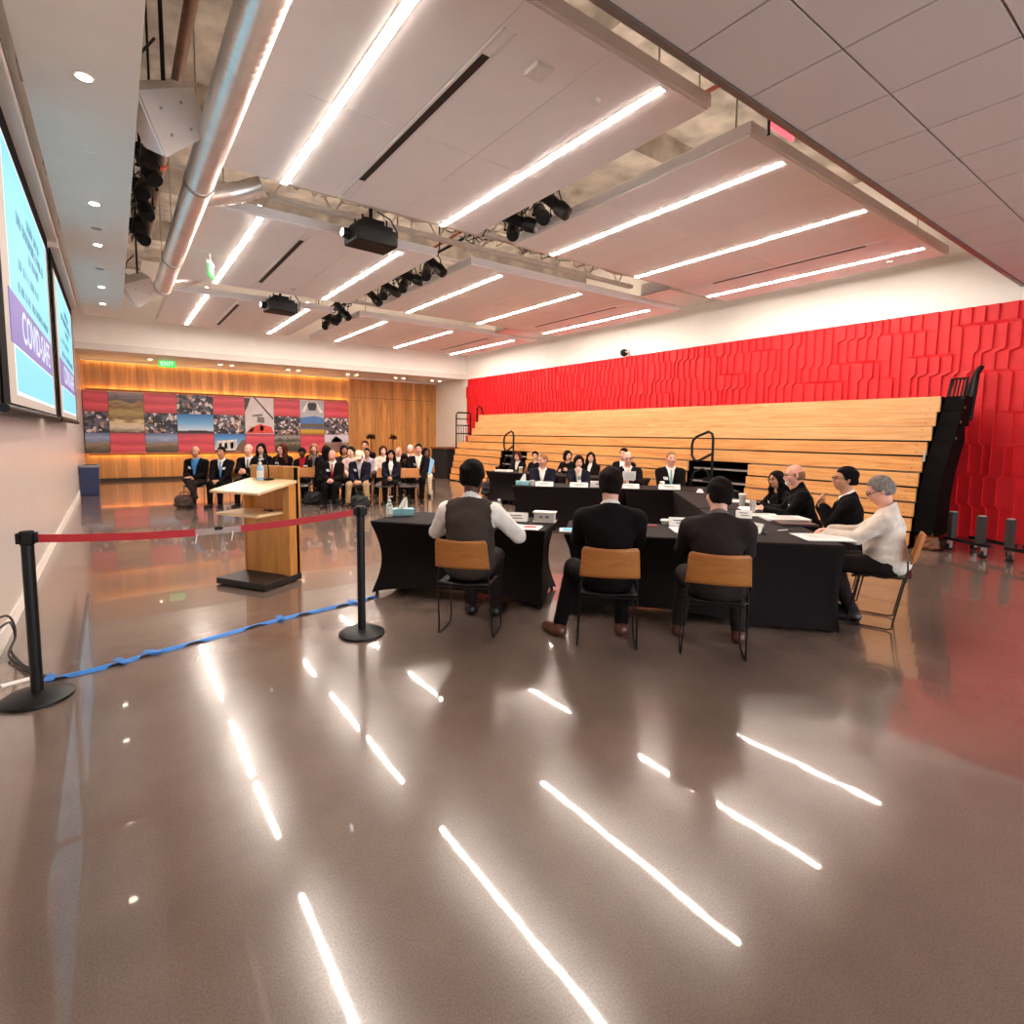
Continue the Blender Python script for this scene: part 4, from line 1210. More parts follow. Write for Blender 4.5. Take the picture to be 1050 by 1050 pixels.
# ------------------------------------------------------------------ tables under black stretch covers
SPANDEX = mat('black_stretch_cover', (20, 11, 11), 0.75, spec=0.15, var=0.12, scale=30, bump=0.05, bscale=200)
def table(p, ang, length, depth, lab, pinch=0.11, arch=0.10, H=0.74):
    """p: front-left corner seen from the sitters; ang: direction of the front edge; depth to its left"""
    t = thing('table', lab, 'table', (p[0], p[1], 0), ang, 'tables under black stretch covers')
    g = 0.006
    per = []
    nL, nD = 24, 12
    c = [(g, g), (length - g, g), (length - g, depth - g), (g, depth - g)]
    def lerp(a, b, u): return (a[0] + (b[0] - a[0]) * u, a[1] + (b[1] - a[1]) * u)
    nrm = [(0, 1), (-1, 0), (0, -1), (1, 0)]
    for s in range(4):
        n = nL if s % 2 == 0 else nD
        for k in range(n):
            u = k / n
            per.append((lerp(c[s], c[(s + 1) % 4], u), nrm[s], u, s))
    nz = 14
    vs_, fs_ = [], []
    n = len(per)
    for j in range(nz + 1):
        hz = j / nz
        for (q, nv, u, s) in per:
            side = 4 * u * (1 - u)
            zb_ = 0.015 + arch * (side ** 0.7) * (1 if s % 2 == 0 else 0.9)
            z = H - 0.012 - (H - 0.012 - zb_) * hz
            bow = math.sin(PI * min(1, hz * 1.02)) ** 1.0
            ins = pinch * bow * (0.25 + 0.75 * side ** 0.6) + 0.015 * hz
            cx_ = 0.05 * bow
            x = q[0] + nv[0] * ins
            y = q[1] + nv[1] * ins
            # corners pulled in along both axes
            if nv[0] == 0: x += (length / 2 - q[0]) / (length / 2) * pinch * bow * 0.9 * abs(2 * u - 1) ** 6
            else: y += (depth / 2 - q[1]) / (depth / 2) * pinch * bow * 0.9 * abs(2 * u - 1) ** 6
            vs_.append((x, y, z))
    for j in range(nz):
        for i in range(n):
            i2 = (i + 1) % n
            fs_.append((j * n + i, (j + 1) * n + i, (j + 1) * n + i2, j * n + i2))
    k0 = len(vs_)
    for (q, nv, u, s) in per:
        vs_.append((q[0] + nv[0] * 0.01, q[1] + nv[1] * 0.01, H))
    for i in range(n):
        i2 = (i + 1) % n
        fs_.append((i, i2, k0 + i2, k0 + i))
    fs_.append(tuple(range(k0, k0 + n)))
    mb = MB(); mb.add(vs_, fs_)
    mb.build('stretch_cover', SPANDEX, t, smooth=True)
    for x in (0.05, length - 0.05):
        for y in (0.05, depth - 0.05):
            MB().cyl((x, y, 0), (x, y, 0.1), 0.018, n=10).build('leg', BLACK_METAL, t)
    MB().lohi((0.03, 0.03, H - 0.05), (length - 0.03, depth - 0.03, H - 0.004)).build('tabletop', mat('grey_tabletop', (90, 84, 80), 0.5), t)
    return t
A45 = D(-45)
table((2.0, 5.02), D(-50.3), 1.75, 0.76, 'black covered table nearest the lectern, tissue box on its end')
table((3.17, 3.50), D(-46), 1.50, 0.76, 'black covered table in the near row beside the corner, blue folder on it')
E1 = W(4.66, 1.29); table(E1[:2], A45, 0.76, 2.1, 'black covered side table at the near right corner, papers on it', arch=0.02, pinch=0.05)
E2 = W(6.79, 1.29); table(E2[:2], A45, 0.76, 2.13, 'black covered side table farther back, cups and papers on it', arch=0.02, pinch=0.05)
F1 = W(8.97, -1.31); table(F1[:2], A45, 1.82, 0.76, 'black covered table in the far row with a tissue box on its left end', arch=0.04, pinch=0.05)
F2 = W(8.97, 0.54); table(F2[:2], A45, 1.82, 0.76, 'black covered table in the far row beside the side tables', arch=0.04, pinch=0.05)
BT, BN = Vector((0.33, -0.944, 0)), Vector((0.944, 0.33, 0))
BP = Vector((7.0, 10.45, 0))
BA = math.atan2(BT.y, BT.x)
table((BP.x, BP.y), BA, 1.83, 0.72, 'black covered table behind the far row, its left end by the audience')
q_ = BP + BT * 1.88; table((q_.x, q_.y), BA, 1.83, 0.72, 'black covered table behind the far row, towards the black aisle steps')
TH = 0.7405

# ------------------------------------------------------------------ chairs
CHW = wood('chair_plywood', (146, 86, 34), (186, 120, 58), sc=(1.4, 12, 12), rough=0.4)
def chair_proto():
    t = thing('chair', 'chair', 'chair')
    bk = MB()
    n, m = 40, 10
    def back(u, v):
        x = (u - 0.5) * 0.43 * (1 - 0.06 * v)
        ez = 0.0
        # rounded upper corners
        e = max(0, abs(u - 0.5) * 2 - 0.86) / 0.14
        z = 0.583 + v * (0.218 - 0.03 * e ** 3) + 0.012 * (abs(u - 0.5) * 2) ** 2 * v
        y = -0.215 - 0.05 * v + 0.035 * (abs(u - 0.5) * 2) ** 2
        return (x, y, z)
    bk.grid(n, m, back)
    bk.build('backrest', CHW, t, smooth=True, solid=0.012)
    st = MB()
    def seat(u, v):
        x = (u - 0.5) * 0.42 * (0.96 + 0.04 * v)
        y = -0.19 + 0.41 * v
        z = 0.447 - 0.012 * math.cos((u - 0.5) * PI) - 0.03 * max(0, v - 0.8) / 0.2 + 0.018 * max(0, 0.15 - v) / 0.15
        return (x, y, z)
    st.grid(10, 12, seat)
    st.build('seat', mat('seat_black', (22, 14, 13), 0.28, var=0.1), t, smooth=True, solid=0.012)
    for s in (-1, 1):
        f = MB()
        x = 0.205 * s
        pts = [(x * 0.92, 0.10, 0.432), (x, 0.17, 0.425), (x * 1.06, 0.225, 0.06), (x * 1.08, 0.22, 0.02), (x * 1.08, 0.19, 0.009), (x * 1.08, -0.05, 0.009), (x * 1.08, -0.085, 0.02), (x * 1.06, -0.09, 0.06), (x * 1.0, -0.15, 0.42), (x * 0.98, -0.165, 0.52), (x * 0.93, -0.16, 0.6)]
        f.tube(pts, 0.0065, 8)
        f.build('sled_leg', BLACK_METAL, t, smooth=True)
    MB().tube([(-0.19, 0.12, 0.43), (0.19, 0.12, 0.43)], 0.006, 8).tube([(-0.2, -0.16, 0.425), (0.2, -0.16, 0.425)], 0.006, 8).build('crossbar', BLACK_METAL, t, smooth=True)
    return t
CHAIR = chair_proto()
_first = [True]
def chair(x, y, rz, lab, grp='plywood meeting chairs', z=0.0):
    if _first[0]:
        c = CHAIR; _first[0] = False
    else:
        c = copy_tree(CHAIR)
    c.location = (x, y, z); c.rotation_euler = (0, 0, rz)
    return tag(c, lab, 'chair', grp)

# ------------------------------------------------------------------ things on the tables
def sheet(loc, rz, sx, sy, lab, th=0.003, m=None, grp=None, n=1, name='paper', cat='paper', jit=0.0):
    t = thing(name, lab, cat, (loc[0], loc[1], loc[2] if len(loc) > 2 else TH), rz, grp)
    r_ = random.Random(int(loc[0] * 997 + loc[1] * 131))
    for k in range(n):
        MB().box((r_.uniform(-jit, jit), r_.uniform(-jit, jit), th * (k + 0.5)), (sx, sy, th * 0.92), rz=r_.uniform(-jit, jit) * 6).build('sheet', m or PAPER, t)
    ln = MB()
    ink = mat('grey_print', (120, 112, 108), 0.7)
    if sx > 0.15 and m is None:
        for k in range(7):
            ln.box((0, sy * 0.36 - k * sy * 0.11, th * n + 0.0004), (sx * (0.7 if k % 3 else 0.5), 0.004, 0.0006))
        ln.build('print', ink, t)
    return t
def tent(loc, rz, lab, w_=0.2, h=0.075, grp='folded name cards'):
    t = thing('name_card', lab, 'name card', (loc[0], loc[1], TH), rz, grp)
    k = MB(); k.prism([(-0.045, 0), (0, h), (0.045, 0), (0.043, 0), (0, h - 0.004), (-0.043, 0)], -w_ / 2, w_ / 2, 'x')
    k.build('card', PAPER, t)
    p = MB()
    for s in (1, -1):
        for j, (f0, f1) in enumerate(((-0.3, 0.22), (-0.2, 0.3))):
            zz = h * (0.62 - 0.3 * j)
            yy = s * 0.045 * (1 - zz / h) + s * 0.0015
            p.lohi((f0 * w_, yy - 0.0008, zz), (f1 * w_, yy + 0.0008, zz + 0.008))
    p.build('print', mat('grey_print', (120, 112, 108), 0.7), t)
    return t
def cup(loc, lab, m=None, h=0.11, r=0.038, lid=True, grp='cups on the tables'):
    t = thing('cup', lab, 'cup', (loc[0], loc[1], TH), 0, grp)
    MB().lathe([(r * 0.72, 0), (r * 0.76, 0.004), (r, h), (r * 1.06, h + 0.003), (r * 0.95, h + 0.003), (r * 0.7, 0.01)], n=18).build('body', m or PAPER, t, smooth=True)
    if lid:
        MB().lathe([(r * 1.08, h - 0.002), (r * 1.08, h + 0.008), (r * 0.9, h + 0.016), (r * 0.3, h + 0.017)], n=18).build('lid', WHITE_PLASTIC, t, smooth=True)
    return t
CLEAR = clear_mat('clear_plastic', (232, 236, 236))
def water_bottle(loc, lab, s=1.0):
    t = thing('water_bottle', lab, 'bottle', (loc[0], loc[1], TH), 0, 'clear water bottles')
    MB().lathe([(0.028 * s, 0), (0.032 * s, 0.006), (0.031 * s, 0.05 * s), (0.033 * s, 0.06 * s), (0.033 * s, 0.13 * s), (0.028 * s, 0.155 * s), (0.013 * s, 0.185 * s), (0.013 * s, 0.2 * s)], n=20).build('body', CLEAR, t, smooth=True)
    MB().lathe([(0.0335 * s, 0.07 * s), (0.0335 * s, 0.115 * s)], n=20).build('label_band', PAPER, t, smooth=True)
    MB().lathe([(0.015 * s, 0.195 * s), (0.015 * s, 0.212 * s), (0.003, 0.213 * s)], n=14).build('cap', WHITE_PLASTIC, t, smooth=True)
def tissue_box(loc, rz, lab):
    t = thing('tissue_box', lab, 'tissue box', (loc[0], loc[1], TH), rz, 'tissue boxes')
    MB().box((0, 0, 0.035), (0.23, 0.12, 0.07)).build('carton', mat('teal_carton', (126, 178, 186), 0.55, var=0.2, scale=18), t, bevel=0.004)
    MB().lathe([(0.002, 0.071), (0.045, 0.0705)], n=18).build('opening', WHITE_PLASTIC, t)
    n = MB()
    def tis(u, v):
        a = u * 2 * PI
        r = 0.012 + 0.05 * (1 - v) ** 0.5 * (0.5 + 0.5 * math.sin(a * 2 + 0.6)) + 0.012 * v
        return (0.03 * v + r * math.cos(a) * (0.9 - 0.4 * v), r * 0.55 * math.sin(a) + 0.01 * math.sin(3 * a), 0.066 + 0.115 * v + 0.012 * math.sin(a * 2))
    n.grid(22, 8, tis)
    n.build('tissue', PAPER, t, smooth=True)

pump_bottle((2.29, 5.20, TH), 'clear hand sanitiser pump bottle on the table nearest the lectern', clear_mat('clear_gel', (206, 226, 220)), 1.05)
tissue_box((2.45, 5.22), D(-20), 'teal tissue box on the table nearest the lectern')
tent((3.25, 4.27), D(-50), 'white folded name card before the man in the grey vest', 0.22, 0.085)
water_bottle((3.13, 4.42), 'clear water bottle beside the name card of the man in the vest')
cup((3.08, 4.22), 'low white lidded cup between the vest man and his name card', h=0.03, r=0.05)
t = thing('carton_box', 'small white box with printed front on the near table', 'box', (3.45, 4.08, TH), D(-50))
MB().box((0, 0, 0.045), (0.2, 0.11, 0.09)).build('carton', mat('worn_white_box', (214, 204, 196), 0.5, var=0.06), t, bevel=0.004)
MB().box((0, 0, 0.096), (0.225, 0.13, 0.012)).build('lid', WHITE_PLASTIC, t, bevel=0.003)
MB().box((0, 0, 0.004), (0.22, 0.125, 0.008)).build('rim', WHITE_PLASTIC, t)
MB().box((-0.03, -0.0555, 0.052), (0.03, 0.002, 0.02)).box((0.03, -0.0555, 0.054), (0.035, 0.002, 0.024)).build('print', mat('grey_print', (120, 112, 108), 0.7), t)
sheet((3.06, 3.9), D(-50), 0.30, 0.22, 'white papers by the right arm of the man in the vest', n=3, jit=0.006)
t = thing('booklet', 'small red card lying on the white papers of the vest man', 'card', (3.10, 3.87, TH + 0.011), D(-46))
MB().box((0, 0, 0.002), (0.11, 0.08, 0.004)).build('cover', mat('red_card', (170, 36, 44), 0.5), t)
t = thing('folder', 'light blue folder on white papers beside the man in the black suit', 'folder', (3.33, 3.55, TH), D(-46))
MB().box((0, 0, 0.004), (0.23, 0.17, 0.008)).build('papers', PAPER, t)
MB().box((0.012, 0.01, 0.011), (0.2, 0.14, 0.004)).build('cover', mat('sky_blue_card', (76, 178, 222), 0.45), t, bevel=0.001)
t = thing('phone', 'red phone case lying on the table between the two suited backs', 'phone', (4.14, 3.36, TH), D(-40))
MB().box((0, 0, 0.006), (0.15, 0.075, 0.012)).build('case', mat('red_case', (186, 60, 48), 0.4), t, bevel=0.004)
MB().box((0, 0, 0.0125), (0.13, 0.062, 0.001)).build('screen', BLACK_PLASTIC, t)
tent((4.42, 3.2), D(-46), 'white folded name card before the man at the near right', 0.22, 0.08)
sheet((4.22, 3.02), D(-40), 0.21, 0.29, 'white sheets left of the man at the near right', n=3, jit=0.006)
cup((4.35, 3.32), 'low white cup left of the man at the near right', h=0.035, r=0.045)
sheet((4.03, 2.86), D(-46), 0.12, 0.14, 'small white note pad by the left arm of the man at the near right', n=4)
# side column
tent((4.72, 2.6), D(-100), 'white tilted name card at the near right corner of the tables', 0.15, 0.085)
MB_ = thing('pen', 'white pen lying on the near right side table', 'pen', (5.0, 2.5, TH), D(-20))
MB().cyl((-0.06, 0, 0.006), (0.05, 0, 0.006), 0.005, n=8).build('barrel', WHITE_PLASTIC, MB_, smooth=True)
MB().cyl((0.05, 0, 0.006), (0.068, 0, 0.006), 0.005, 0.001, n=8).build('tip', BLACK_PLASTIC, MB_, smooth=True)
sheet((4.93, 2.13), D(-40), 0.40, 0.30, 'large white sheets before the man in the white shirt', n=4, jit=0.01)
t = thing('notebook', 'closed dark notebook before the man in the dark jacket', 'notebook', (5.46, 2.62), D(-42)) if False else thing('notebook', 'closed dark notebook before the man in the dark jacket', 'notebook', (5.46, 2.62, TH), D(-42))
MB().box((0, 0, 0.012), (0.34, 0.24, 0.024)).build('cover', mat('dark_notebook', (66, 48, 46), 0.35), t, bevel=0.004)
MB().box((0.003, 0, 0.012), (0.338, 0.235, 0.016)).build('pages', PAPER, t)
sheet((5.70, 2.84), D(-38), 0.42, 0.28, 'thick open white binder pages beside the dark notebook', th=0.008, n=3, jit=0.008)
sheet((5.80, 3.14), D(-48), 0.30, 0.22, 'white sheets before the bald man in black', n=3, jit=0.01)
sheet((6.22, 3.40), D(-45), 0.42, 0.28, 'open white papers under the hands of the bald man', th=0.005, n=3, jit=0.01)
cup((5.85, 3.28), 'tall clear drinking glass on the side table', m=CLEAR, h=0.15, r=0.036, lid=False)
cup((6.38, 3.72), 'tall white paper cup with lid farther along the side table', h=0.14, r=0.042)
tent((5.45, 3.15), D(-60), 'white folded name card on the side table left of the glass', 0.16, 0.08)
sheet((6.78, 4.0), D(-45), 0.34, 0.26, 'white papers before the woman with long black hair', th=0.004, n=3, jit=0.01)
cup((6.9, 4.42), 'low white cup at the far end of the side table', h=0.06, r=0.04)
t = thing('napkin', 'crumpled white napkin near the inner corner of the tables', 'napkin', (7.3, 4.95, TH), 0)
MB().lathe([(0.05, 0), (0.06, 0.01), (0.035, 0.035), (0.04, 0.05), (0.012, 0.06)], n=9).build('paper', PAPER, t, smooth=True)
# far row
tissue_box(W(9.2, -1.16)[:2], D(-45), 'teal tissue box on the left end of the far row')
cup(W(9.16, -0.99), 'white cup beside the far tissue box', h=0.085, r=0.045, lid=False)
tent(W(9.1, -0.78), D(-45), 'white name card before the man in the dark blazer', 0.3, 0.075)
sheet(W(9.28, -0.45), D(-45), 0.3, 0.22, 'white papers before the woman in navy', th=0.006, n=3, jit=0.01)
tent(W(9.1, -0.2), D(-45), 'white name card before the woman in navy', 0.3, 0.075)
water_bottle(W(9.28, -0.2), 'clear bottle behind the name card of the woman in navy', 0.9)
t = thing('card_box', 'small white box in the middle of the far row', 'box', W(9.12, 0.1, TH), D(-45))
MB().box((0, 0, 0.05), (0.22, 0.1, 0.1)).build('carton', MATS['worn_white_box'], t, bevel=0.004)
MB().box((0, -0.051, 0.055), (0.06, 0.002, 0.02)).build('print', mat('grey_print', (120, 112, 108), 0.7), t)
tent(W(9.1, 0.63), D(-45), 'white name card before the man reading a sheet', 0.3, 0.075)
sheet(W(9.3, 0.95), D(-45), 0.32, 0.2, 'white papers right of the man reading a sheet', th=0.006, n=3, jit=0.01)
tent(W(9.1, 1.26), D(-45), 'white name card before the bald man in the black suit', 0.34, 0.08)
cup(W(9.22, 1.16), 'white paper cup behind the name card of the bald suited man', h=0.1, r=0.04)
sheet(W(9.2, 1.55), D(-45), 0.3, 0.22, 'white papers right of the bald suited man', th=0.006, n=3, jit=0.01)
# back tables
def onb(s, n): 
    p = BP + BT * s + BN * n
    return (p.x, p.y)
sheet(onb(0.35, 0.25), BA, 0.34, 0.26, 'white papers on the back table before the first woman', th=0.01, n=4, jit=0.02)
cup(onb(0.12, 0.3), 'dark cup on the left end of the back table', m=BLACK_PLASTIC, h=0.1, r=0.04, lid=False)
cup(onb(0.85, 0.2), 'pale paper cup on the back table by the second woman', m=mat('tan_cup', (214, 186, 140), 0.6), h=0.12, r=0.045)
sheet(onb(1.5, 0.3), BA, 0.32, 0.24, 'white papers on the back table near its middle gap', th=0.008, n=4, jit=0.02)
sheet(onb(2.3, 0.25), BA, 0.32, 0.24, 'white papers on the back table before the long haired woman', th=0.008, n=4, jit=0.02)
# ------------------------------------------------------------------ people: one smooth body surface each, clothes and hair as parts
def V3(*a): return np.array(a, float)
def rotx(a): c, s = math.cos(a), math.sin(a); return np.array([[1, 0, 0], [0, c, -s], [0, s, c]])
def roty(a): c, s = math.cos(a), math.sin(a); return np.array([[c, 0, s], [0, 1, 0], [-s, 0, c]])
def rotz(a): c, s = math.cos(a), math.sin(a); return np.array([[c, -s, 0], [s, c, 0], [0, 0, 1]])
def unit(v):
    n = np.linalg.norm(v)
    return v / n if n > 1e-9 else v

def pdist(p, X, Y, Z, inf):
    if p[0] == 'c':
        _, a, b, ra, rb, k = p
        ab = b - a
        L2 = max(ab @ ab, 1e-9)
        dx, dy, dz = X - a[0], Y - a[1], Z - a[2]
        t = np.clip((dx * ab[0] + dy * ab[1] + dz * ab[2]) / L2, 0, 1)
        d = np.sqrt((dx - t * ab[0]) ** 2 + (dy - t * ab[1]) ** 2 + (dz - t * ab[2]) ** 2)
        return d - (ra + inf + (rb - ra) * t)
    _, c, r, R, k = p
    dx, dy, dz = X - c[0], Y - c[1], Z - c[2]
    q = [R[0, i] * dx + R[1, i] * dy + R[2, i] * dz for i in range(3)]
    rr = r + inf
    k0 = np.sqrt((q[0] / rr[0]) ** 2 + (q[1] / rr[1]) ** 2 + (q[2] / rr[2]) ** 2)
    k1 = np.sqrt((q[0] / rr[0] ** 2) ** 2 + (q[1] / rr[1] ** 2) ** 2 + (q[2] / rr[2] ** 2) ** 2)
    return k0 * (k0 - 1) / np.maximum(k1, 1e-6)

def pbox(p, inf):
    if p[0] == 'c':
        m = max(p[3], p[4]) + inf
        return np.minimum(p[1], p[2]) - m, np.maximum(p[1], p[2]) + m
    m = np.abs(p[3]) @ (p[2] + inf)
    return p[1] - m, p[1] + m

def cap(a, b, ra, rb=None, k=0.02): return ('c', np.asarray(a, float), np.asarray(b, float), ra, ra if rb is None else rb, k)
def ell(c, r, R=None, k=0.02): return ('e', np.asarray(c, float), np.asarray(r, float), np.eye(3) if R is None else R, k)

def sdf_mesh(prims, h, inf=0.0, cut=None, wob=0.0):
    """smooth union of the shapes, minus what `cut` removes, as a closed quad surface (surface nets)"""
    lo = np.min([pbox(p, inf)[0] for p in prims], axis=0) - 3 * h
    hi = np.max([pbox(p, inf)[1] for p in prims], axis=0) + 3 * h
    n = np.ceil((hi - lo) / h).astype(int) + 1
    ax = [lo[i] + h * np.arange(n[i]) for i in range(3)]
    G = np.full(n, 0.2)
    for p in prims:
        k = p[-1]
        a, b = pbox(p, inf)
        m = k + 3 * h
        i0 = np.maximum(((a - m - lo) / h).astype(int), 0)
        i1 = np.minimum(((b + m - lo) / h).astype(int) + 2, n)
        sl = tuple(slice(i0[i], i1[i]) for i in range(3))
        X = ax[0][sl[0]][:, None, None]; Y = ax[1][sl[1]][None, :, None]; Z = ax[2][sl[2]][None, None, :]
        d = pdist(p, X, Y, Z, inf)
        g = G[sl]
        if k > 0:
            e = np.maximum(k - np.abs(g - d), 0) / k
            G[sl] = np.minimum(g, d) - e * e * k * 0.25
        else:
            G[sl] = np.minimum(g, d)
    X = ax[0][:, None, None]; Y = ax[1][None, :, None]; Z = ax[2][None, None, :]
    if wob:
        wv = wob * (np.sin(X * 41 + Z * 23) * np.sin(Y * 37 + Z * 31 + 1) + 0.6 * np.sin(Z * 67 + X * 29) + 0.5 * np.sin(X * 173 + Y * 61) * np.sin(Y * 151 + Z * 83))
        G = G + wv
    if cut is not None:
        G = np.maximum(G, cut(X, Y, Z) + (2.0 * wv if wob else 0))
    G[0], G[-1], G[:, 0], G[:, -1], G[:, :, 0], G[:, :, -1] = (0.1,) * 6
    S = G < 0
    c = S.astype(np.int8)
    tot = sum(c[i:n[0] - 1 + i, j:n[1] - 1 + j, k:n[2] - 1 + k] for i in (0, 1) for j in (0, 1) for k in (0, 1))
    act = (tot > 0) & (tot < 8)
    idx = np.full(act.shape, -1, np.int64)
    cells = np.argwhere(act)
    if len(cells) == 0:
        return np.zeros((0, 3)), np.zeros((0, 4), int)
    idx[act] = np.arange(len(cells))
    acc = np.zeros((len(cells), 3)); cnt = np.zeros(len(cells))
    corners = [(i, j, k) for i in (0, 1) for j in (0, 1) for k in (0, 1)]
    for a in corners:
        for d_ in range(3):
            if a[d_] == 0:
                b = list(a); b[d_] = 1
                ga = G[cells[:, 0] + a[0], cells[:, 1] + a[1], cells[:, 2] + a[2]]
                gb = G[cells[:, 0] + b[0], cells[:, 1] + b[1], cells[:, 2] + b[2]]
                x = (ga < 0) != (gb < 0)
                t = np.where(x, ga / np.where(x, ga - gb, 1), 0)
                P = np.tile(np.array(a, float), (len(cells), 1)); P[:, d_] += t
                acc += P * x[:, None]; cnt += x
    verts = lo + h * (cells + acc / cnt[:, None])
    quads = []
    for d_ in range(3):
        e0, e1 = (d_ + 1) % 3, (d_ + 2) % 3
        sa = [slice(None)] * 3; sb = [slice(None)] * 3
        sa[d_] = slice(0, -1); sb[d_] = slice(1, None)
        A, B = S[tuple(sa)], S[tuple(sb)]
        for flip in (False, True):
            E_ = np.argwhere((A & ~B) if not flip else (~A & B))
            if not len(E_): continue
            def cell(o0, o1):
                q = E_.copy(); q[:, e0] += o0; q[:, e1] += o1
                return idx[q[:, 0], q[:, 1], q[:, 2]]
            Q = np.stack([cell(-1, -1), cell(0, -1), cell(0, 0), cell(-1, 0)], 1)
            quads.append(Q[:, ::-1] if flip else Q)
    F = np.concatenate(quads)
    F = F[(F >= 0).all(1)]
    return verts, F

def np_mesh(name, verts, quads, m, parent, sc=1.0):
    me = bpy.data.meshes.new(name)
    me.vertices.add(len(verts)); me.vertices.foreach_set('co', (verts * sc).astype(np.float32).ravel())
    me.loops.add(len(quads) * 4); me.loops.foreach_set('vertex_index', quads.astype(np.int32).ravel())
    me.polygons.add(len(quads)); me.polygons.foreach_set('loop_start', np.arange(0, len(quads) * 4, 4, dtype=np.int32))
    me.polygons.foreach_set('use_smooth', np.ones(len(quads), bool))
    me.update(calc_edges=True); me.validate()
    me.materials.append(m)
    o = bpy.data.objects.new(name, me)
    COL.objects.link(o)
    o.parent = parent
    return o

def ik(a, b, l1, l2, pole):
    """middle joint of a two-bone limb"""
    d = b - a
    L = min(np.linalg.norm(d), (l1 + l2) * 0.999)
    u = unit(d)
    x = (l1 * l1 - l2 * l2 + L * L) / (2 * L)
    hgt = math.sqrt(max(l1 * l1 - x * x, 0))
    p = pole - u * (pole @ u)
    return a + u * x + unit(p) * hgt, a + u * L

def hand(wr, d, nrm, side, curl=0.5, s=1.0, spread=1.0):
    """palm, four bent fingers of different length and a thumb; d: towards the fingers, nrm: palm side, side: thumb side"""
    d = unit(d); nrm = unit(nrm - d * (nrm @ d)); sd = unit(side - d * (side @ d) - nrm * (side @ nrm))
    out = []
    ln = [0.068, 0.080, 0.074, 0.058]
    for i, o in enumerate((0.029, 0.0095, -0.0095, -0.028)):
        o *= spread
        k0 = wr + sd * o * 0.55 * s + d * 0.012 * s
        k1 = wr + sd * o * s + d * (0.088 - 0.004 * abs(i - 1)) * s
        out.append(cap(k0, k1, 0.0135 * s, 0.0115 * s, 0.012 * s))
        a = 0.25 + curl * 0.9; dirn = d * math.cos(a) + nrm * math.sin(a) + sd * o * 1.2
        k2 = k1 + unit(dirn) * ln[i] * 0.55 * s
        a2 = a + curl * 1.2; dirn = d * math.cos(a2) + nrm * math.sin(a2)
        k3 = k2 + unit(dirn) * ln[i] * 0.5 * s
        out.append(cap(k1, k2, 0.0098 * s, 0.0088 * s, 0.004 * s)); out.append(cap(k2, k3, 0.0086 * s, 0.0072 * s, 0.003 * s))
    t0 = wr + sd * 0.018 * s + d * 0.02 * s + nrm * 0.006 * s
    t1 = t0 + unit(sd * 0.75 + d * 0.6 + nrm * 0.35) * 0.042 * s
    t2 = t1 + unit(sd * 0.15 + d * 0.9 + nrm * 0.45) * 0.032 * s
    t3 = t2 + unit(-sd * 0.2 + d * 0.8 + nrm * 0.5) * 0.026 * s
    out += [cap(t0, t1, 0.0135 * s, 0.0115 * s, 0.012 * s), cap(t1, t2, 0.0112 * s, 0.0098 * s, 0.004 * s), cap(t2, t3, 0.0098 * s, 0.008 * s, 0.003 * s)]
    return out

SKIN = {'light': (226, 172, 148), 'pink': (222, 158, 136), 'tan': (188, 132, 100), 'brown': (128, 80, 58), 'dark': (84, 50, 38), 'pale': (236, 190, 166)}
HAIRC = {'black': (12, 7, 6), 'brown': (48, 27, 17), 'grey': (132, 122, 114), 'white': (206, 198, 190), 'auburn': (84, 38, 22), 'sandy': (140, 102, 70), 'dark': (22, 12, 10)}
def cloth(name, c, rough=0.85, bump=0.12):
    return mat('cloth_' + name, c, rough, var=0.12, scale=14, bump=bump, bscale=70, spec=0.12)
CL = {k: cloth(k, c) for k, c in dict(black=(13, 8, 9), suit=(16, 10, 11), navy=(24, 22, 34), charcoal=(42, 33, 32), vest=(66, 56, 50), white=(232, 224, 216), offwhite=(220, 204, 190), khaki=(178, 146, 106),
      blue=(70, 138, 196), sky=(120, 170, 206), red=(160, 24, 36), pink=(222, 186, 176), cream=(224, 206, 176), grey=(110, 100, 98), teal=(132, 168, 170), orange=(214, 96, 56), dark=(38, 28, 28), brown=(70, 46, 34), plaid=(184, 176, 180), lilac=(188, 172, 190)).items()}
SHOE = mat('black_leather', (20, 13, 12), 0.35, var=0.2)
SHOE_B = mat('brown_leather', (84, 44, 30), 0.35, var=0.2)
EYE = mat('eye_dark', (26, 16, 14), 0.2, var=0.1)
LIPM = mat('lip_tone', (150, 78, 70), 0.5)
BADGE = mat('white_badge', (240, 236, 230), 0.5, var=0.02)
GLASSM = mat('glasses_frame', (24, 16, 16), 0.35)

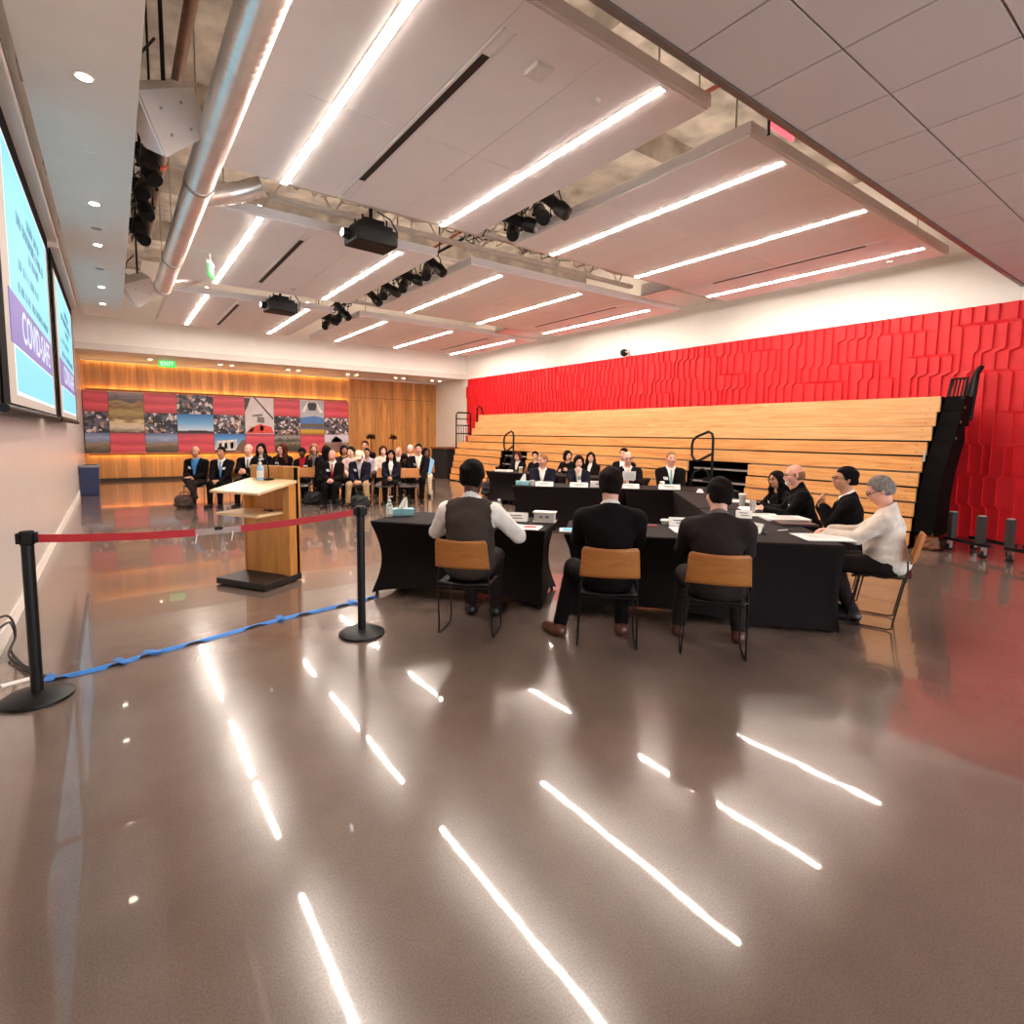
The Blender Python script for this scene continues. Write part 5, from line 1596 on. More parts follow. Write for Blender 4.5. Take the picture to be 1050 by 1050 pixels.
def person(label, head, rz, h=0.012, lean=0.12, hyaw=0.0, hpitch=0.0, htilt=0.0, fat=1.0, sex='m', skin='light', hair='short', hairc='dark',
           top='suit', topc='suit', shirtc='white', tiec=None, legc='black', shoem=None, glasses=False, badge=None, arms='lap', legs='flat', beard=None,
           seat_label=None, sit=True, group=None, chair_dy=0.0, vneck=1.0, brows=True, chair_rz=0.0):
    # ---- joints in the sitter's own frame (facing +Y), unit scale
    P = V3(0, -0.02, 0.555)
    Rt = rotx(-lean)
    td = Rt @ V3(0, 0, 1)
    shw = 0.192 if sex == 'm' else 0.165
    N = P + td * (0.505 if sex == 'm' else 0.48)
    hd = rotx(-lean * 0.55 - hpitch * 0.45) @ V3(0, 0, 1)
    H = N + hd * 0.175 + V3(0, 0.018, 0)
    Rh = rotz(hyaw) @ rotx(-hpitch) @ roty(htilt)
    sc = head[2] / H[2]
    Rz = rotz(rz)
    off = Rz @ (H * sc)
    loc = (head[0] - off[0], head[1] - off[1], 0.0)
    t = thing('person', label, 'person', loc, rz, group)
    def T(x, y, z): return P + Rt @ V3(x, y, z)     # torso frame
    def F(x, y, z): return H + Rh @ V3(x, y, z)     # head frame
    # ---- limbs
    sh = [T(-shw, -0.01, 0.425 if sex == 'm' else 0.405), T(shw, -0.01, 0.425 if sex == 'm' else 0.405)]
    hips = [V3(-0.09, 0.0, 0.545), V3(0.09, 0.0, 0.545)]
    legdef = {'flat': ((-0.11, 0.44), (0.11, 0.44)), 'wide': ((-0.2, 0.40), (0.2, 0.40)), 'cross': ((-0.10, 0.43), (0.02, 0.46)), 'tuck': ((-0.12, 0.42), (0.12, 0.42)), 'out': ((-0.26, 0.30), (0.13, 0.42))}[legs]
    knees = [V3(legdef[i][0], legdef[i][1], 0.53 + (0.09 if legs == 'cross' and i == 1 else 0)) for i in (0, 1)]
    fo = {'flat': (0.03, 0.03), 'wide': (0.02, 0.02), 'cross': (0.02, 0.0), 'tuck': (-0.2, -0.16), 'out': (0.05, -0.1)}[legs]
    ank = [V3(knees[i][0] * (1.15 if legs == 'wide' else 1.0), knees[i][1] + fo[i], 0.09) for i in (0, 1)]
    toe = [ank[i] + V3(0.03 * (-1 if i == 0 else 1), 0.15, -0.055) for i in (0, 1)]
    if legs == 'cross':
        ank[1] = V3(-0.16, 0.52, 0.30); toe[1] = V3(-0.24, 0.62, 0.24)
    if legs == 'out':
        ank[0] = V3(-0.36, 0.22, 0.09); toe[0] = V3(-0.47, 0.30, 0.035)
    fat_y = fat
    A = {'lap': (V3(-0.05, 0.30, 0.66), V3(0.05, 0.32, 0.665)),
         'table': (V3(-0.14, 0.46, 0.80), V3(0.14, 0.46, 0.80)),
         'tablewide': (V3(-0.24, 0.40, 0.79), V3(0.30, 0.36, 0.80)),
         'clasp': (V3(-0.05, 0.40, 0.81), V3(0.05, 0.42, 0.815)),
         'chin': (V3(-0.10, 0.44, 0.80), V3(0.05, 0.24, 1.0)),
         'hold': (V3(-0.09, 0.38, 0.86), V3(0.13, 0.36, 0.82)),
         'knees': (V3(-0.09, 0.36, 0.60), V3(0.09, 0.36, 0.60)),
         'chest': (V3(-0.02, 0.25, 0.95), V3(0.06, 0.27, 0.93)),
         'reach': (V3(-0.34, 0.42, 0.82), V3(0.12, 0.40, 0.80)),
         'rightout': (V3(-0.16, 0.36, 0.82), V3(0.34, 0.30, 0.80))}[arms]
    l1, l2 = (0.285, 0.25) if sex == 'm' else (0.265, 0.235)
    el, wr = [], []
    for i in (0, 1):
        sgn = -1 if i == 0 else 1
        pole = V3(sgn * (0.9 if arms in ('tablewide', 'rightout', 'reach') else 0.55), -0.5, -0.8)
        e, w_ = ik(sh[i], A[i], l1, l2, pole)
        el.append(e); wr.append(w_)
    m = 1.0 if sex == 'm' else 0.88
    # ---- body
    torso = [ell(T(0, 0.0, 0.02), (0.165 * m * (0.6 + 0.4 * fat), 0.125 * fat, 0.12), Rt, 0.05),
             ell(T(0, 0.015 * fat, 0.16), (0.148 * m * (0.5 + 0.5 * fat), 0.112 * fat, 0.15), Rt, 0.06),
             ell(T(0, 0.004, 0.33), (0.168 * m * (0.75 + 0.25 * fat), 0.112 * (0.6 + 0.4 * fat), 0.15), Rt, 0.05)]
    for s_ in sh:
        torso.append(cap(T(0, -0.012, 0.485), s_ * 0.92 + T(0, -0.01, 0.42) * 0.08, 0.05 * m, 0.054 * m, 0.05))
    if sex == 'f':
        for s_ in (-1, 1):
            torso.append(ell(T(0.07 * s_, 0.085, 0.27), (0.062, 0.055, 0.06), Rt, 0.04))
    armp, handp = [], []
    for i in (0, 1):
        armp.append([cap(sh[i], el[i], 0.056 * m * (0.8 + 0.2 * fat), 0.044 * m, 0.03), cap(el[i], wr[i], 0.043 * m, 0.027 * m, 0.02)])
        sgn = -1 if i == 0 else 1
        d = unit(wr[i] - el[i])
        if arms in ('chin', 'chest') and i == 1 or arms == 'chest':
            d = unit(d + V3(-0.3 * sgn, 0.1, 0.5)); nr = V3(-sgn * 0.3, -1, 0.2); sd = V3(-sgn, 0, 0.6)
        elif arms in ('table', 'tablewide', 'reach', 'rightout'):
            d = unit(V3(d[0] * 0.7 - sgn * 0.2, d[1] + 0.4, -0.12)); nr = V3(0, 0, -1); sd = V3(-sgn, 0.3, 0)
        elif arms == 'hold':
            d = unit(V3(-sgn * 0.2, 0.9, 0.2)); nr = V3(-sgn, 0, 0.1); sd = V3(0, 0, 1)
        else:
            d = unit(V3(-sgn * 0.75, 0.6, -0.12)); nr = V3(-sgn * 0.3, -0.5, -0.8); sd = V3(0, 0.8, 0.4)
        handp += hand(wr[i], d, nr, sd, 0.55 if arms in ('lap', 'clasp', 'hold', 'chin', 'chest') else 0.25, s=(1.04 if sex == 'm' else 0.94) * max(1.0, h / 0.0115))
        armp[i].append(cap(el[i] * 0.1 + wr[i] * 0.9, wr[i] + d * 0.02, 0.0255 * m, 0.022 * m, 0.02))
    legp = []
    for i in (0, 1):
        legp.append([cap(hips[i], knees[i], 0.088 * (0.75 + 0.25 * fat) * (1 if sex == 'm' else 0.95), 0.062, 0.04), cap(knees[i], ank[i], 0.06, 0.04, 0.03)])
    feet = [[cap(ank[i] + V3(0, -0.03, -0.045), toe[i], 0.042, 0.034, 0.03), cap(ank[i], ank[i] + V3(0, -0.02, -0.04), 0.036, 0.042, 0.03)] for i in (0, 1)]
    hs = 1.0 if sex == 'm' else 0.96
    headp = [cap(N - td * 0.05, H + Rh @ V3(0, -0.012, -0.06), 0.060 * m * (0.8 + 0.2 * fat), 0.056 * m, 0.025),
             ell(F(0, -0.012, 0.028), V3(0.077, 0.098, 0.094) * hs, Rh, 0.02),
             ell(F(0, 0.03, -0.035), V3(0.064 * (0.85 + 0.15 * fat), 0.066, 0.072) * hs, Rh, 0.03),
             ell(F(0, 0.05, -0.085), V3(0.034, 0.036, 0.026) * hs, Rh, 0.025),
             cap(F(0, 0.090, 0.012), F(0, 0.112, -0.030), 0.009, 0.0135, 0.012), cap(F(-0.012, 0.1, -0.036), F(0.012, 0.1, -0.036), 0.009, 0.009, 0.008),
             cap(F(-0.038, 0.083, 0.022), F(0.038, 0.083, 0.022), 0.011, 0.011, 0.015),
             ell(F(0, 0.088, -0.060), (0.024, 0.012, 0.010), Rh, 0.008),
             ell(F(-0.04, 0.066, -0.025), (0.022, 0.022, 0.024), Rh, 0.02), ell(F(0.04, 0.066, -0.025), (0.022, 0.022, 0.024), Rh, 0.02)]
    for s_ in (-1, 1):
        headp.append(ell(F(0.076 * s_ * hs, -0.008, -0.005), (0.011, 0.02, 0.033), Rh @ rotz(0.35 * s_), 0.006))
    body = torso + armp[0] + armp[1] + legp[0] + legp[1] + headp + handp + feet[0] + feet[1]
    def facecut(X, Y, Z):
        # shallow eye sockets
        d = np.full(np.broadcast(X, Y, Z).shape, 1.0)
        for s_ in (-1, 1):
            c = F(0.031 * s_, 0.098, 0.004)
            d = np.minimum(d, np.sqrt((X - c[0]) ** 2 + (Y - c[1]) ** 2 + (Z - c[2]) ** 2) - 0.017)
        return -d
    sk = mat('skin_' + skin, SKIN[skin], 0.5, var=0.06, scale=20, spec=0.4)
    v, f = sdf_mesh(body, h, cut=facecut)
    np_mesh('body', v, f, sk, t, sc)
    hm = mat('hair_' + hairc, HAIRC[hairc], 0.75, var=0.4, scale=60, bump=0.6, bscale=140, spec=0.1)
    # ---- eyes, brows, mouth
    e = MB(); b = MB()
    for s_ in (-1, 1):
        c = F(0.031 * s_, 0.083, 0.004) * sc
        M = Matrix.Translation(c) @ Matrix(Rh.tolist()).to_4x4()
        k = MB(); k.lathe([(0.001, -0.0085), (0.0085, -0.005), (0.0115, 0), (0.0085, 0.005), (0.001, 0.0085)], n=10, M=M)
        k.build('eye', EYE, t, smooth=True)
        if brows:
            p = [F(0.014 * s_, 0.0945, 0.026) * sc, F(0.032 * s_, 0.0925, 0.031) * sc, F(0.05 * s_, 0.078, 0.026) * sc]
            MB().tube(p, [0.004, 0.0045, 0.003], 6).build('eyebrow', hm, t, smooth=True)
    MB().tube([F(x, 0.0985 - 4 * x * x - (0 if abs(x) < 0.02 else 0.002), -0.060) * sc for x in (-0.024, -0.012, 0, 0.012, 0.024)], [0.002, 0.0042, 0.0045, 0.0042, 0.002], 6).build('mouth', LIPM, t, smooth=True)
    # ---- clothes
    sleeves = [p for q in armp for p in (q[0], cap(q[1][1], q[1][1] * 0.06 + q[1][2] * 0.94, q[1][3], q[1][4] + 0.004, 0.02))]
    nq = T(0, 0.0, 0.56)
    nfront = unit(Rt @ V3(0, 0.55, 1))
    def neckcut(extra):
        c0 = T(0, -0.01, 0.515 + extra)
        return lambda X, Y, Z: np.minimum(0.098 - np.sqrt((X - N[0]) ** 2 + (Y - N[1] - (Z - N[2]) * td[1]) ** 2), (X - c0[0]) * nfront[0] + (Y - c0[1]) * nfront[1] + (Z - c0[2]) * nfront[2])
    neckp = cap(N - td * 0.06, N + td * 0.05, 0.066 * m * (0.8 + 0.2 * fat), 0.058 * m * (0.85 + 0.15 * fat), 0.02)
    ti = Rt.T
    def tq(X, Y, Z):
        dx, dy, dz = X - P[0], Y - P[1], Z - P[2]
        return tuple(ti[i, 0] * dx + ti[i, 1] * dy + ti[i, 2] * dz for i in range(3))
    def vee(X, Y, Z, lo=0.15, wide=0.056 * vneck):
        x, y, z = tq(X, Y, Z)
        w_ = 0.008 + wide * np.clip((z - lo) / (0.49 - lo), -0.3, 1.3)
        return np.maximum(np.abs(x) - w_, 0.03 - y)
    shirt_m = CL[shirtc]
    jack = 0.024
    if top in ('suit', 'vest', 'blazer', 'cardigan'):
        v, f = sdf_mesh(torso + [neckp] + (sleeves if top == 'vest' else []), h, inf=0.011 if top != 'vest' else 0.013, cut=neckcut(0.035), wob=0.0025 if top == 'vest' else 0.0)
        if len(f): np_mesh('shirt', v, f, shirt_m, t, sc)
    if top == 'vest':
        # arm openings: spheres at the shoulders taken away
        def vc(X, Y, Z):
            d = neckcut(-0.01)(X, Y, Z)
            d = np.maximum(d, -vee(X, Y, Z, 0.22, 0.06))
            for i in (0, 1):
                c = sh[i] + (V3(-0.035, 0, -0.02) if i == 0 else V3(0.035, 0, -0.02))
                d = np.maximum(d, 0.082 - np.sqrt((X - c[0]) ** 2 + (Y - c[1]) ** 2 + ((Z - c[2]) * 0.72) ** 2))
            return d
        v, f = sdf_mesh(torso, h, inf=jack, cut=vc)
        np_mesh('vest', v, f, CL[topc], t, sc)
    elif top in ('suit', 'blazer', 'cardigan'):
        def jc(X, Y, Z):
            return np.maximum(neckcut(0.012)(X, Y, Z), -vee(X, Y, Z))
        v, f = sdf_mesh(torso + sleeves, h, inf=jack, cut=jc, wob=0.0015)
        np_mesh('jacket', v, f, CL[topc], t, sc)
        # lapels lie along the opening
        for s_ in (-1, 1):
            pts = []
            for z, wd in ((0.16, 0.006), (0.26, 0.028), (0.36, 0.048), (0.44, 0.060)):
                x = 0.008 + 0.056 * vneck * (z - 0.15) / 0.34 + 0.012
                # walk outwards to the jacket surface
                ys = np.linspace(0.30, 0.0, 61)
                Q = np.array([T(x * s_, y, z) for y in ys])
                dd = np.min([pdist(p, Q[:, 0], Q[:, 1], Q[:, 2], jack) for p in torso], axis=0)
                k = int(np.argmax(dd < 0.002))
                pts.append(T(x * s_, ys[k] + 0.0, z) * sc)
            MB().tube(pts, [0.006, 0.013, 0.015, 0.012], 8).build('lapel', CL[topc], t, smooth=True)
    else:
        lo_ = {'sweater': 0.0, 'shirt': 0.03, 'turtleneck': 0.05}.get(top, 0.0)
        v, f = sdf_mesh(torso + sleeves + ([neckp] if top != 'sweater' else []), h, inf=0.019, cut=(lambda X, Y, Z: np.maximum(neckcut(lo_)(X, Y, Z), -vee(X, Y, Z, 0.36, 0.04))) if top == 'shirt' else neckcut(lo_), wob=0.003)
        np_mesh({'sweater': 'sweater', 'shirt': 'shirt', 'turtleneck': 'sweater'}[top], v, f, CL[topc], t, sc)
    if tiec:
        pts, rr = [], []
        for z, r in ((0.475, 0.013), (0.45, 0.017), (0.42, 0.014), (0.32, 0.019), (0.2, 0.024), (0.13, 0.022)):
            ys = np.linspace(0.30, 0.0, 91)
            Q = np.array([T(0, y, z) for y in ys])
            dd = np.min([pdist(p, Q[:, 0], Q[:, 1], Q[:, 2], 0.013) for p in torso + [neckp]], axis=0)
            k = int(np.argmax(dd < 0.0))
            pts.append(T(0, ys[k] + 0.004, z) * sc); rr.append(r)
        MB().tube(pts, rr, 8).build('tie', CL[tiec], t, smooth=True)
    trous = [torso[0]] + legp[0] + legp[1]
    v, f = sdf_mesh(trous, h, inf=0.014, cut=lambda X, Y, Z: np.maximum(Z - 0.66, -(Z - 0.085) + 0 * X), wob=0.0015)
    np_mesh('trousers', v, f, CL[legc], t, sc)
    for i in (0, 1):
        v, f = sdf_mesh(feet[i], h, inf=0.009, cut=lambda X, Y, Z: 0.002 - Z + 0 * X)
        np_mesh('shoe', v, f, shoem or SHOE, t, sc)
    # ---- hair
    def plane(q0, n):
        q0 = F(*q0); n = Rh @ unit(V3(*n))
        return lambda X, Y, Z: (X - q0[0]) * n[0] + (Y - q0[1]) * n[1] + (Z - q0[2]) * n[2]
    skull = ell(F(0, -0.012, 0.028), V3(0.077, 0.098, 0.094) * hs, Rh, 0.02)
    hp, cutf, inf = [skull], None, 0.011
    fr = plane((0, 0.062, 0.062), (0, 1.0, -0.72))
    low = plane((0, -0.06, -0.06), (0, -0.25, -1))
    ears = lambda X, Y, Z: -(np.sqrt((np.abs((X - H[0]) * 1.0)) ** 2 * 0 + (Y - H[1]) ** 2 + (Z - H[2]) ** 2)) * 0 - 1.0
    if hair == 'short':
        hp = [ell(F(0, -0.016, 0.034), V3(0.078, 0.099, 0.094) * hs, Rh, 0.02), ell(F(0, -0.05, -0.03), (0.062, 0.055, 0.05), Rh, 0.03)]
        cutf = lambda X, Y, Z: np.maximum(fr(X, Y, Z), low(X, Y, Z))
    elif hair == 'afro':
        hp = [ell(F(0, -0.018, 0.05), (0.088, 0.105, 0.095), Rh, 0.02), ell(F(0, -0.05, -0.02), (0.07, 0.06, 0.055), Rh, 0.03)]
        cutf = lambda X, Y, Z: np.maximum(fr(X, Y, Z), low(X, Y, Z))
    elif hair == 'buzz':
        inf = 0.004
        hp = [ell(F(0, -0.016, 0.03), V3(0.078, 0.099, 0.094) * hs, Rh, 0.02), ell(F(0, -0.05, -0.03), (0.06, 0.053, 0.05), Rh, 0.03)]
        cutf = lambda X, Y, Z: np.maximum(fr(X, Y, Z), low(X, Y, Z))
    elif hair == 'balding':
        hp = [ell(F(0, -0.018, 0.005), (0.076, 0.095, 0.075), Rh, 0.02), ell(F(0, -0.05, -0.03), (0.064, 0.056, 0.05), Rh, 0.03)]
        topc_ = plane((0, 0, 0.058), (0, 0.25, 1)); fr2 = plane((0, 0.03, 0.03), (0, 1, -0.2))
        cutf = lambda X, Y, Z: np.maximum(np.maximum(fr2(X, Y, Z), low(X, Y, Z)), topc_(X, Y, Z))
        inf = 0.0055
    elif hair == 'parted':
        hp = [ell(F(0.0, -0.012, 0.042), (0.082, 0.104, 0.094), Rh, 0.02), ell(F(0.02, 0.04, 0.095), (0.05, 0.04, 0.024), Rh, 0.03), ell(F(0, -0.05, -0.03), (0.066, 0.06, 0.055), Rh, 0.03)]
        cutf = lambda X, Y, Z: np.maximum(fr(X, Y, Z), low(X, Y, Z))
    elif hair == 'bob':
        hp = [ell(F(0, -0.02, 0.035), (0.086, 0.104, 0.096), Rh, 0.03), ell(F(0, -0.06, -0.05), (0.082, 0.06, 0.09), Rh, 0.04)]
        hp += [cap(F(0.07 * s_, 0.01, 0.04), F(0.076 * s_, 0.02, -0.09), 0.026, 0.03, 0.03) for s_ in (-1, 1)]
        fr3 = plane((0, 0.066, 0.05), (0, 1.0, -0.35))
        side = lambda X, Y, Z: fr3(X, Y, Z)
        cutf = side
    elif hair == 'long':
        hp = [ell(F(0, -0.02, 0.034), (0.084, 0.103, 0.095), Rh, 0.03), ell(F(0, -0.07, -0.06), (0.085, 0.055, 0.11), Rh, 0.05), ell(T(0, -0.10, 0.40), (0.115, 0.05, 0.15), Rt, 0.06)]
        hp += [cap(F(0.07 * s_, 0.005, 0.04), F(0.08 * s_, 0.01, -0.10), 0.026, 0.034, 0.03) for s_ in (-1, 1)]
        hp += [cap(F(0.08 * s_, 0.01, -0.10), T(0.105 * s_, 0.085, 0.36), 0.034, 0.026, 0.03) for s_ in (-1, 1)]
        fr3 = plane((0, 0.068, 0.05), (0, 1.0, -0.35))
        cutf = lambda X, Y, Z: np.where(Z > H[2] - 0.12, fr3(X, Y, Z), -1.0)
    elif hair == 'bun':
        hp = [ell(F(0, -0.016, 0.034), (0.08, 0.1, 0.094), Rh, 0.02), ell(F(0, -0.05, -0.03), (0.066, 0.058, 0.05), Rh, 0.03), ell(F(0, -0.12, 0.05), (0.04, 0.036, 0.038), Rh, 0.02)]
        cutf = lambda X, Y, Z: np.maximum(fr(X, Y, Z), low(X, Y, Z))
    if hair not in ('bald', 'cap'):
        v, f = sdf_mesh(hp, 0.006 if h < 0.0095 else min(h, 0.010), inf=inf, cut=cutf, wob=(0.0035 if h < 0.0095 else 0.002) if hair in ('short', 'afro', 'long', 'bob', 'parted') else 0.0)
        if len(f): np_mesh('hair', v, f, hm, t, sc)
    if hair == 'cap':
        v, f = sdf_mesh([ell(F(0, -0.012, 0.034), (0.084, 0.104, 0.098), Rh, 0.02), ell(F(0, 0.11, 0.045), (0.07, 0.07, 0.008), Rh @ rotx(-0.25), 0.01)], 0.010, inf=0.006, cut=plane((0, 0, 0.035), (0, 0.0, -1)))
        np_mesh('cap', v, f, CL['cream'], t, sc)
        v, f = sdf_mesh([ell(F(0, -0.03, -0.01), (0.079, 0.088, 0.06), Rh, 0.02)], 0.010, inf=0.005, cut=lambda X, Y, Z: np.maximum(plane((0, 0.0, 0), (0, 1, 0))(X, Y, Z), plane((0, 0, 0.036), (0, 0, 1))(X, Y, Z)))
        np_mesh('hair', v, f, hm, t, sc)
    if beard:
        bm = mat('hair_' + beard, HAIRC[beard], 0.6, var=0.3, scale=60, bump=0.5, bscale=140)
        v, f = sdf_mesh([ell(F(0, 0.062, -0.088), (0.036, 0.04, 0.034), Rh, 0.02)], 0.008, inf=0.004, cut=lambda X, Y, Z: np.maximum(plane((0, 0.045, -0.070), (0, -0.2, 1))(X, Y, Z), plane((0, -0.0, 0), (0, -1, 0))(X, Y, Z)))
        if len(f): np_mesh('beard', v, f, bm, t, sc)
        MB().tube([F(x, 0.103 - 5 * x * x, -0.050 - 6 * x * x) * sc for x in (-0.03, -0.015, 0, 0.015, 0.03)], [0.004, 0.007, 0.007, 0.007, 0.004], 6).build('moustache', bm, t, smooth=True)
    if glasses:
        g = MB()
        for s_ in (-1, 1):
            ring = [F(0.032 * s_ + 0.024 * math.cos(a), 0.110 - 0.006 * abs(math.cos(a)), 0.004 + 0.018 * math.sin(a)) * sc for a in [2 * PI * k / 14 for k in range(14)]]
            g.tube(ring, 0.0028, 6, closed=True)
            g.tube([F(0.056 * s_, 0.100, 0.008) * sc, F(0.082 * s_, 0.06, 0.008) * sc, F(0.084 * s_, 0.0, 0.012) * sc], 0.0028, 6)
        g.tube([F(-0.009, 0.111, 0.006) * sc, F(0.009, 0.111, 0.006) * sc], 0.0028, 6)
        g.build('glasses', GLASSM, t, smooth=True)
    if badge:
        x = 0.095 * (1 if badge == 'r' else -1)
        ys = np.linspace(0.32, 0.0, 81)
        Q = np.array([T(x, y, 0.33) for y in ys])
        dd = np.min([pdist(p, Q[:, 0], Q[:, 1], Q[:, 2], 0.024 if top in ('suit', 'blazer', 'cardigan', 'vest') else 0.02) for p in torso], axis=0)
        k = int(np.argmax(dd < 0.0))
        c = T(x, ys[k] + 0.004, 0.33) * sc
        M = Matrix.Translation(c) @ Matrix(Rt.tolist()).to_4x4() @ Matrix.Rotation(-x * 4.0, 4, 'Z')
        MB().box((0, 0, 0), (0.088 * sc, 0.006, 0.054 * sc), M=M).build('name_badge', BADGE, t)
    if seat_label:
        cx = loc[0] + (Rz @ V3(0, chair_dy, 0))[0]; cy = loc[1] + (Rz @ V3(0, chair_dy, 0))[1]
        chair(cx, cy, rz + chair_rz, seat_label)
    return t, loc, sc

FV = -PI / 4            # facing away from the camera along the tables
# --- the three backs in the near row
person('heavy-set person in grey knit vest and white shirt, back turned, nearest the lectern', (2.33, 3.66, 1.245), FV - 0.05, h=0.009, lean=0.13, hyaw=-0.12, hpitch=0.12, fat=1.34, skin='dark', hair='afro', hairc='black', top='vest', topc='vest', shirtc='white', legc='dark', arms='tablewide', legs='flat', beard='black', chair_dy=-0.015, seat_label='plywood chair under the person in the grey vest')
person('slim person in black suit, back turned, middle of the three near sitters', (3.0, 2.795, 1.236), FV + 0.02, h=0.009, lean=0.1, hyaw=-0.05, hpitch=0.03, fat=1.0, skin='light', hair='short', hairc='dark', topc='suit', shirtc='white', legc='black', arms='table', legs='out', shoem=SHOE_B, chair_dy=0.05, seat_label='plywood chair under the slim person in the black suit')
person('dark haired person in dark jacket with beige collar, back turned, near the corner', (3.53, 2.24, 1.185), FV - 0.12, h=0.009, lean=0.14, hyaw=0.35, hpitch=0.05, fat=1.08, skin='light', hair='short', hairc='dark', topc='charcoal', shirtc='grey', legc='charcoal', arms='table', legs='wide', shoem=SHOE_B, chair_dy=0.05, seat_label='plywood chair under the dark jacketed person near the corner')
# --- the side column
person('grey haired person in white shirt and glasses looking down at papers, seen from the side', (5.36, 1.87, 1.155), D(17), h=0.008, lean=0.07, hyaw=0.15, hpitch=0.45, fat=1.34, chair_dy=0.0, skin='pink', hair='short', hairc='grey', top='shirt', topc='offwhite', legc='dark', arms='table', legs='tuck', glasses=True, seat_label='plywood chair with black sled legs under the person in the white shirt')
person('dark haired person with glasses in black jacket, hands clasped at the chest', (5.98, 2.40, 1.19), D(26), h=0.008, lean=0.12, hyaw=0.25, hpitch=-0.02, fat=1.1, skin='tan', hair='short', hairc='black', top='suit', topc='black', shirtc='white', legc='dark', arms='chest', glasses=True, seat_label='plywood chair under the person with hands clasped at the chest')
person('balding person in black with glasses and white goatee leaning over papers', (6.38, 3.10, 1.17), D(34), h=0.008, lean=0.26, hyaw=0.15, hpitch=0.1, fat=1.16, skin='pink', hair='balding', hairc='sandy', top='turtleneck', topc='black', legc='dark', arms='table', beard='white', glasses=True, badge='l', seat_label='plywood chair under the balding person in black')
person('person with long black hair and glasses reaching along the side table', (7.04, 3.65, 1.05), D(60), h=0.009, lean=0.3, hyaw=0.25, hpitch=0.0, htilt=0.15, sex='f', skin='tan', hair='long', hairc='black', top='sweater', topc='black', legc='black', arms='reach', glasses=True, badge='r', seat_label='plywood chair under the person with long black hair')
# --- the far row
FB = D(135)
person('red-faced person in dark blazer and open white shirt, head turned aside, far row', (6.41, 7.67, 1.134), FB, h=0.010, lean=0.16, hyaw=-0.75, hpitch=0.1, fat=1.15, skin='pink', hair='buzz', hairc='sandy', topc='navy', shirtc='white', legc='dark', arms='clasp', seat_label='plywood chair under the person in the dark blazer, far row')
person('short haired person in navy top with white trim, hand at the mouth, far row', (6.87, 7.2, 1.115), FB + 0.1, h=0.010, lean=0.18, hyaw=0.1, hpitch=0.12, sex='f', skin='light', hair='bob', hairc='dark', top='cardigan', topc='navy', shirtc='white', legc='dark', arms='chin', seat_label='plywood chair under the person in navy, far row')
person('grey haired person with dark glasses reading a white sheet, dark suit, far row', (7.49, 6.58, 1.20), FB, h=0.010, lean=0.1, hyaw=0.05, hpitch=0.1, fat=1.15, skin='pink', hair='balding', hairc='grey', topc='suit', shirtc='white', tiec='pink', legc='dark', arms='hold', glasses=True, seat_label='plywood chair under the person reading a sheet, far row')
person('bald person in black suit with pale green tie and badge, far row', (8.02, 6.05, 1.21), FB, h=0.010, lean=0.05, hyaw=0.15, hpitch=0.0, fat=1.08, skin='pink', hair='buzz', hairc='sandy', topc='black', shirtc='white', tiec='teal', legc='dark', arms='lap', badge='r', seat_label='plywood chair under the bald person in the black suit, far row')
sht = thing('paper', 'white sheet held up by the person with dark glasses in the far row', 'paper', (7.12, 6.22, 0.875), D(135))
MB().box((0, 0, 0.05), (0.22, 0.003, 0.16), M=Matrix.Rotation(D(-18), 4, 'X')).build('sheet', PAPER, sht)
k_ = MB()
for i in range(6): k_.box((0, 0.0022, 0.10 - 0.02 * i), (0.15, 0.0006, 0.003), M=Matrix.Rotation(D(-18), 4, 'X'))
k_.build('print', mat('grey_print', (120, 112, 108), 0.7), sht)
# --- behind the far row
FN = math.atan2(0.944, -0.33)
person('dark wavy haired person in black at the back table beside the aisle steps', (8.12, 10.69, 1.06), FN, h=0.011, lean=0.15, hyaw=0.1, hpitch=0.15, sex='f', skin='light', hair='bob', hairc='auburn', topc='black', top='cardigan', shirtc='white', legc='dark', arms='table', seat_label='plywood chair under the wavy haired person at the back table')
person('person with black hair tied back, mostly hidden behind the dark blazer', (8.2, 10.1, 1.09), FN, h=0.011, lean=0.12, hyaw=0.5, sex='f', skin='light', hair='bun', hairc='black', top='sweater', topc='black', legc='dark', arms='lap', seat_label='plywood chair under the tied back haired person at the back table')
person('dark haired person in profile holding a white sheet at the back table', (8.65, 9.44, 1.12), FN + 0.2, h=0.011, lean=0.12, hyaw=0.9, hpitch=0.1, sex='f', skin='light', hair='bob', hairc='dark', top='sweater', topc='black', legc='dark', arms='hold', seat_label='plywood chair under the person in profile at the back table')
person('long haired person in black behind the short haired person in navy', (8.77, 8.8, 1.105), FN, h=0.011, lean=0.1, hyaw=0.5, sex='f', skin='light', hair='long', hairc='dark', topc='black', top='cardigan', shirtc='white', legc='dark', arms='lap', seat_label='plywood chair under the long haired person at the back table')
person('dark haired person almost hidden behind the person with dark glasses', (8.94, 7.98, 1.21), FN, h=0.012, lean=0.08, sex='m', skin='light', hair='short', hairc='dark', topc='black', shirtc='white', legc='dark', arms='lap', seat_label='plywood chair hidden behind the person with dark glasses')

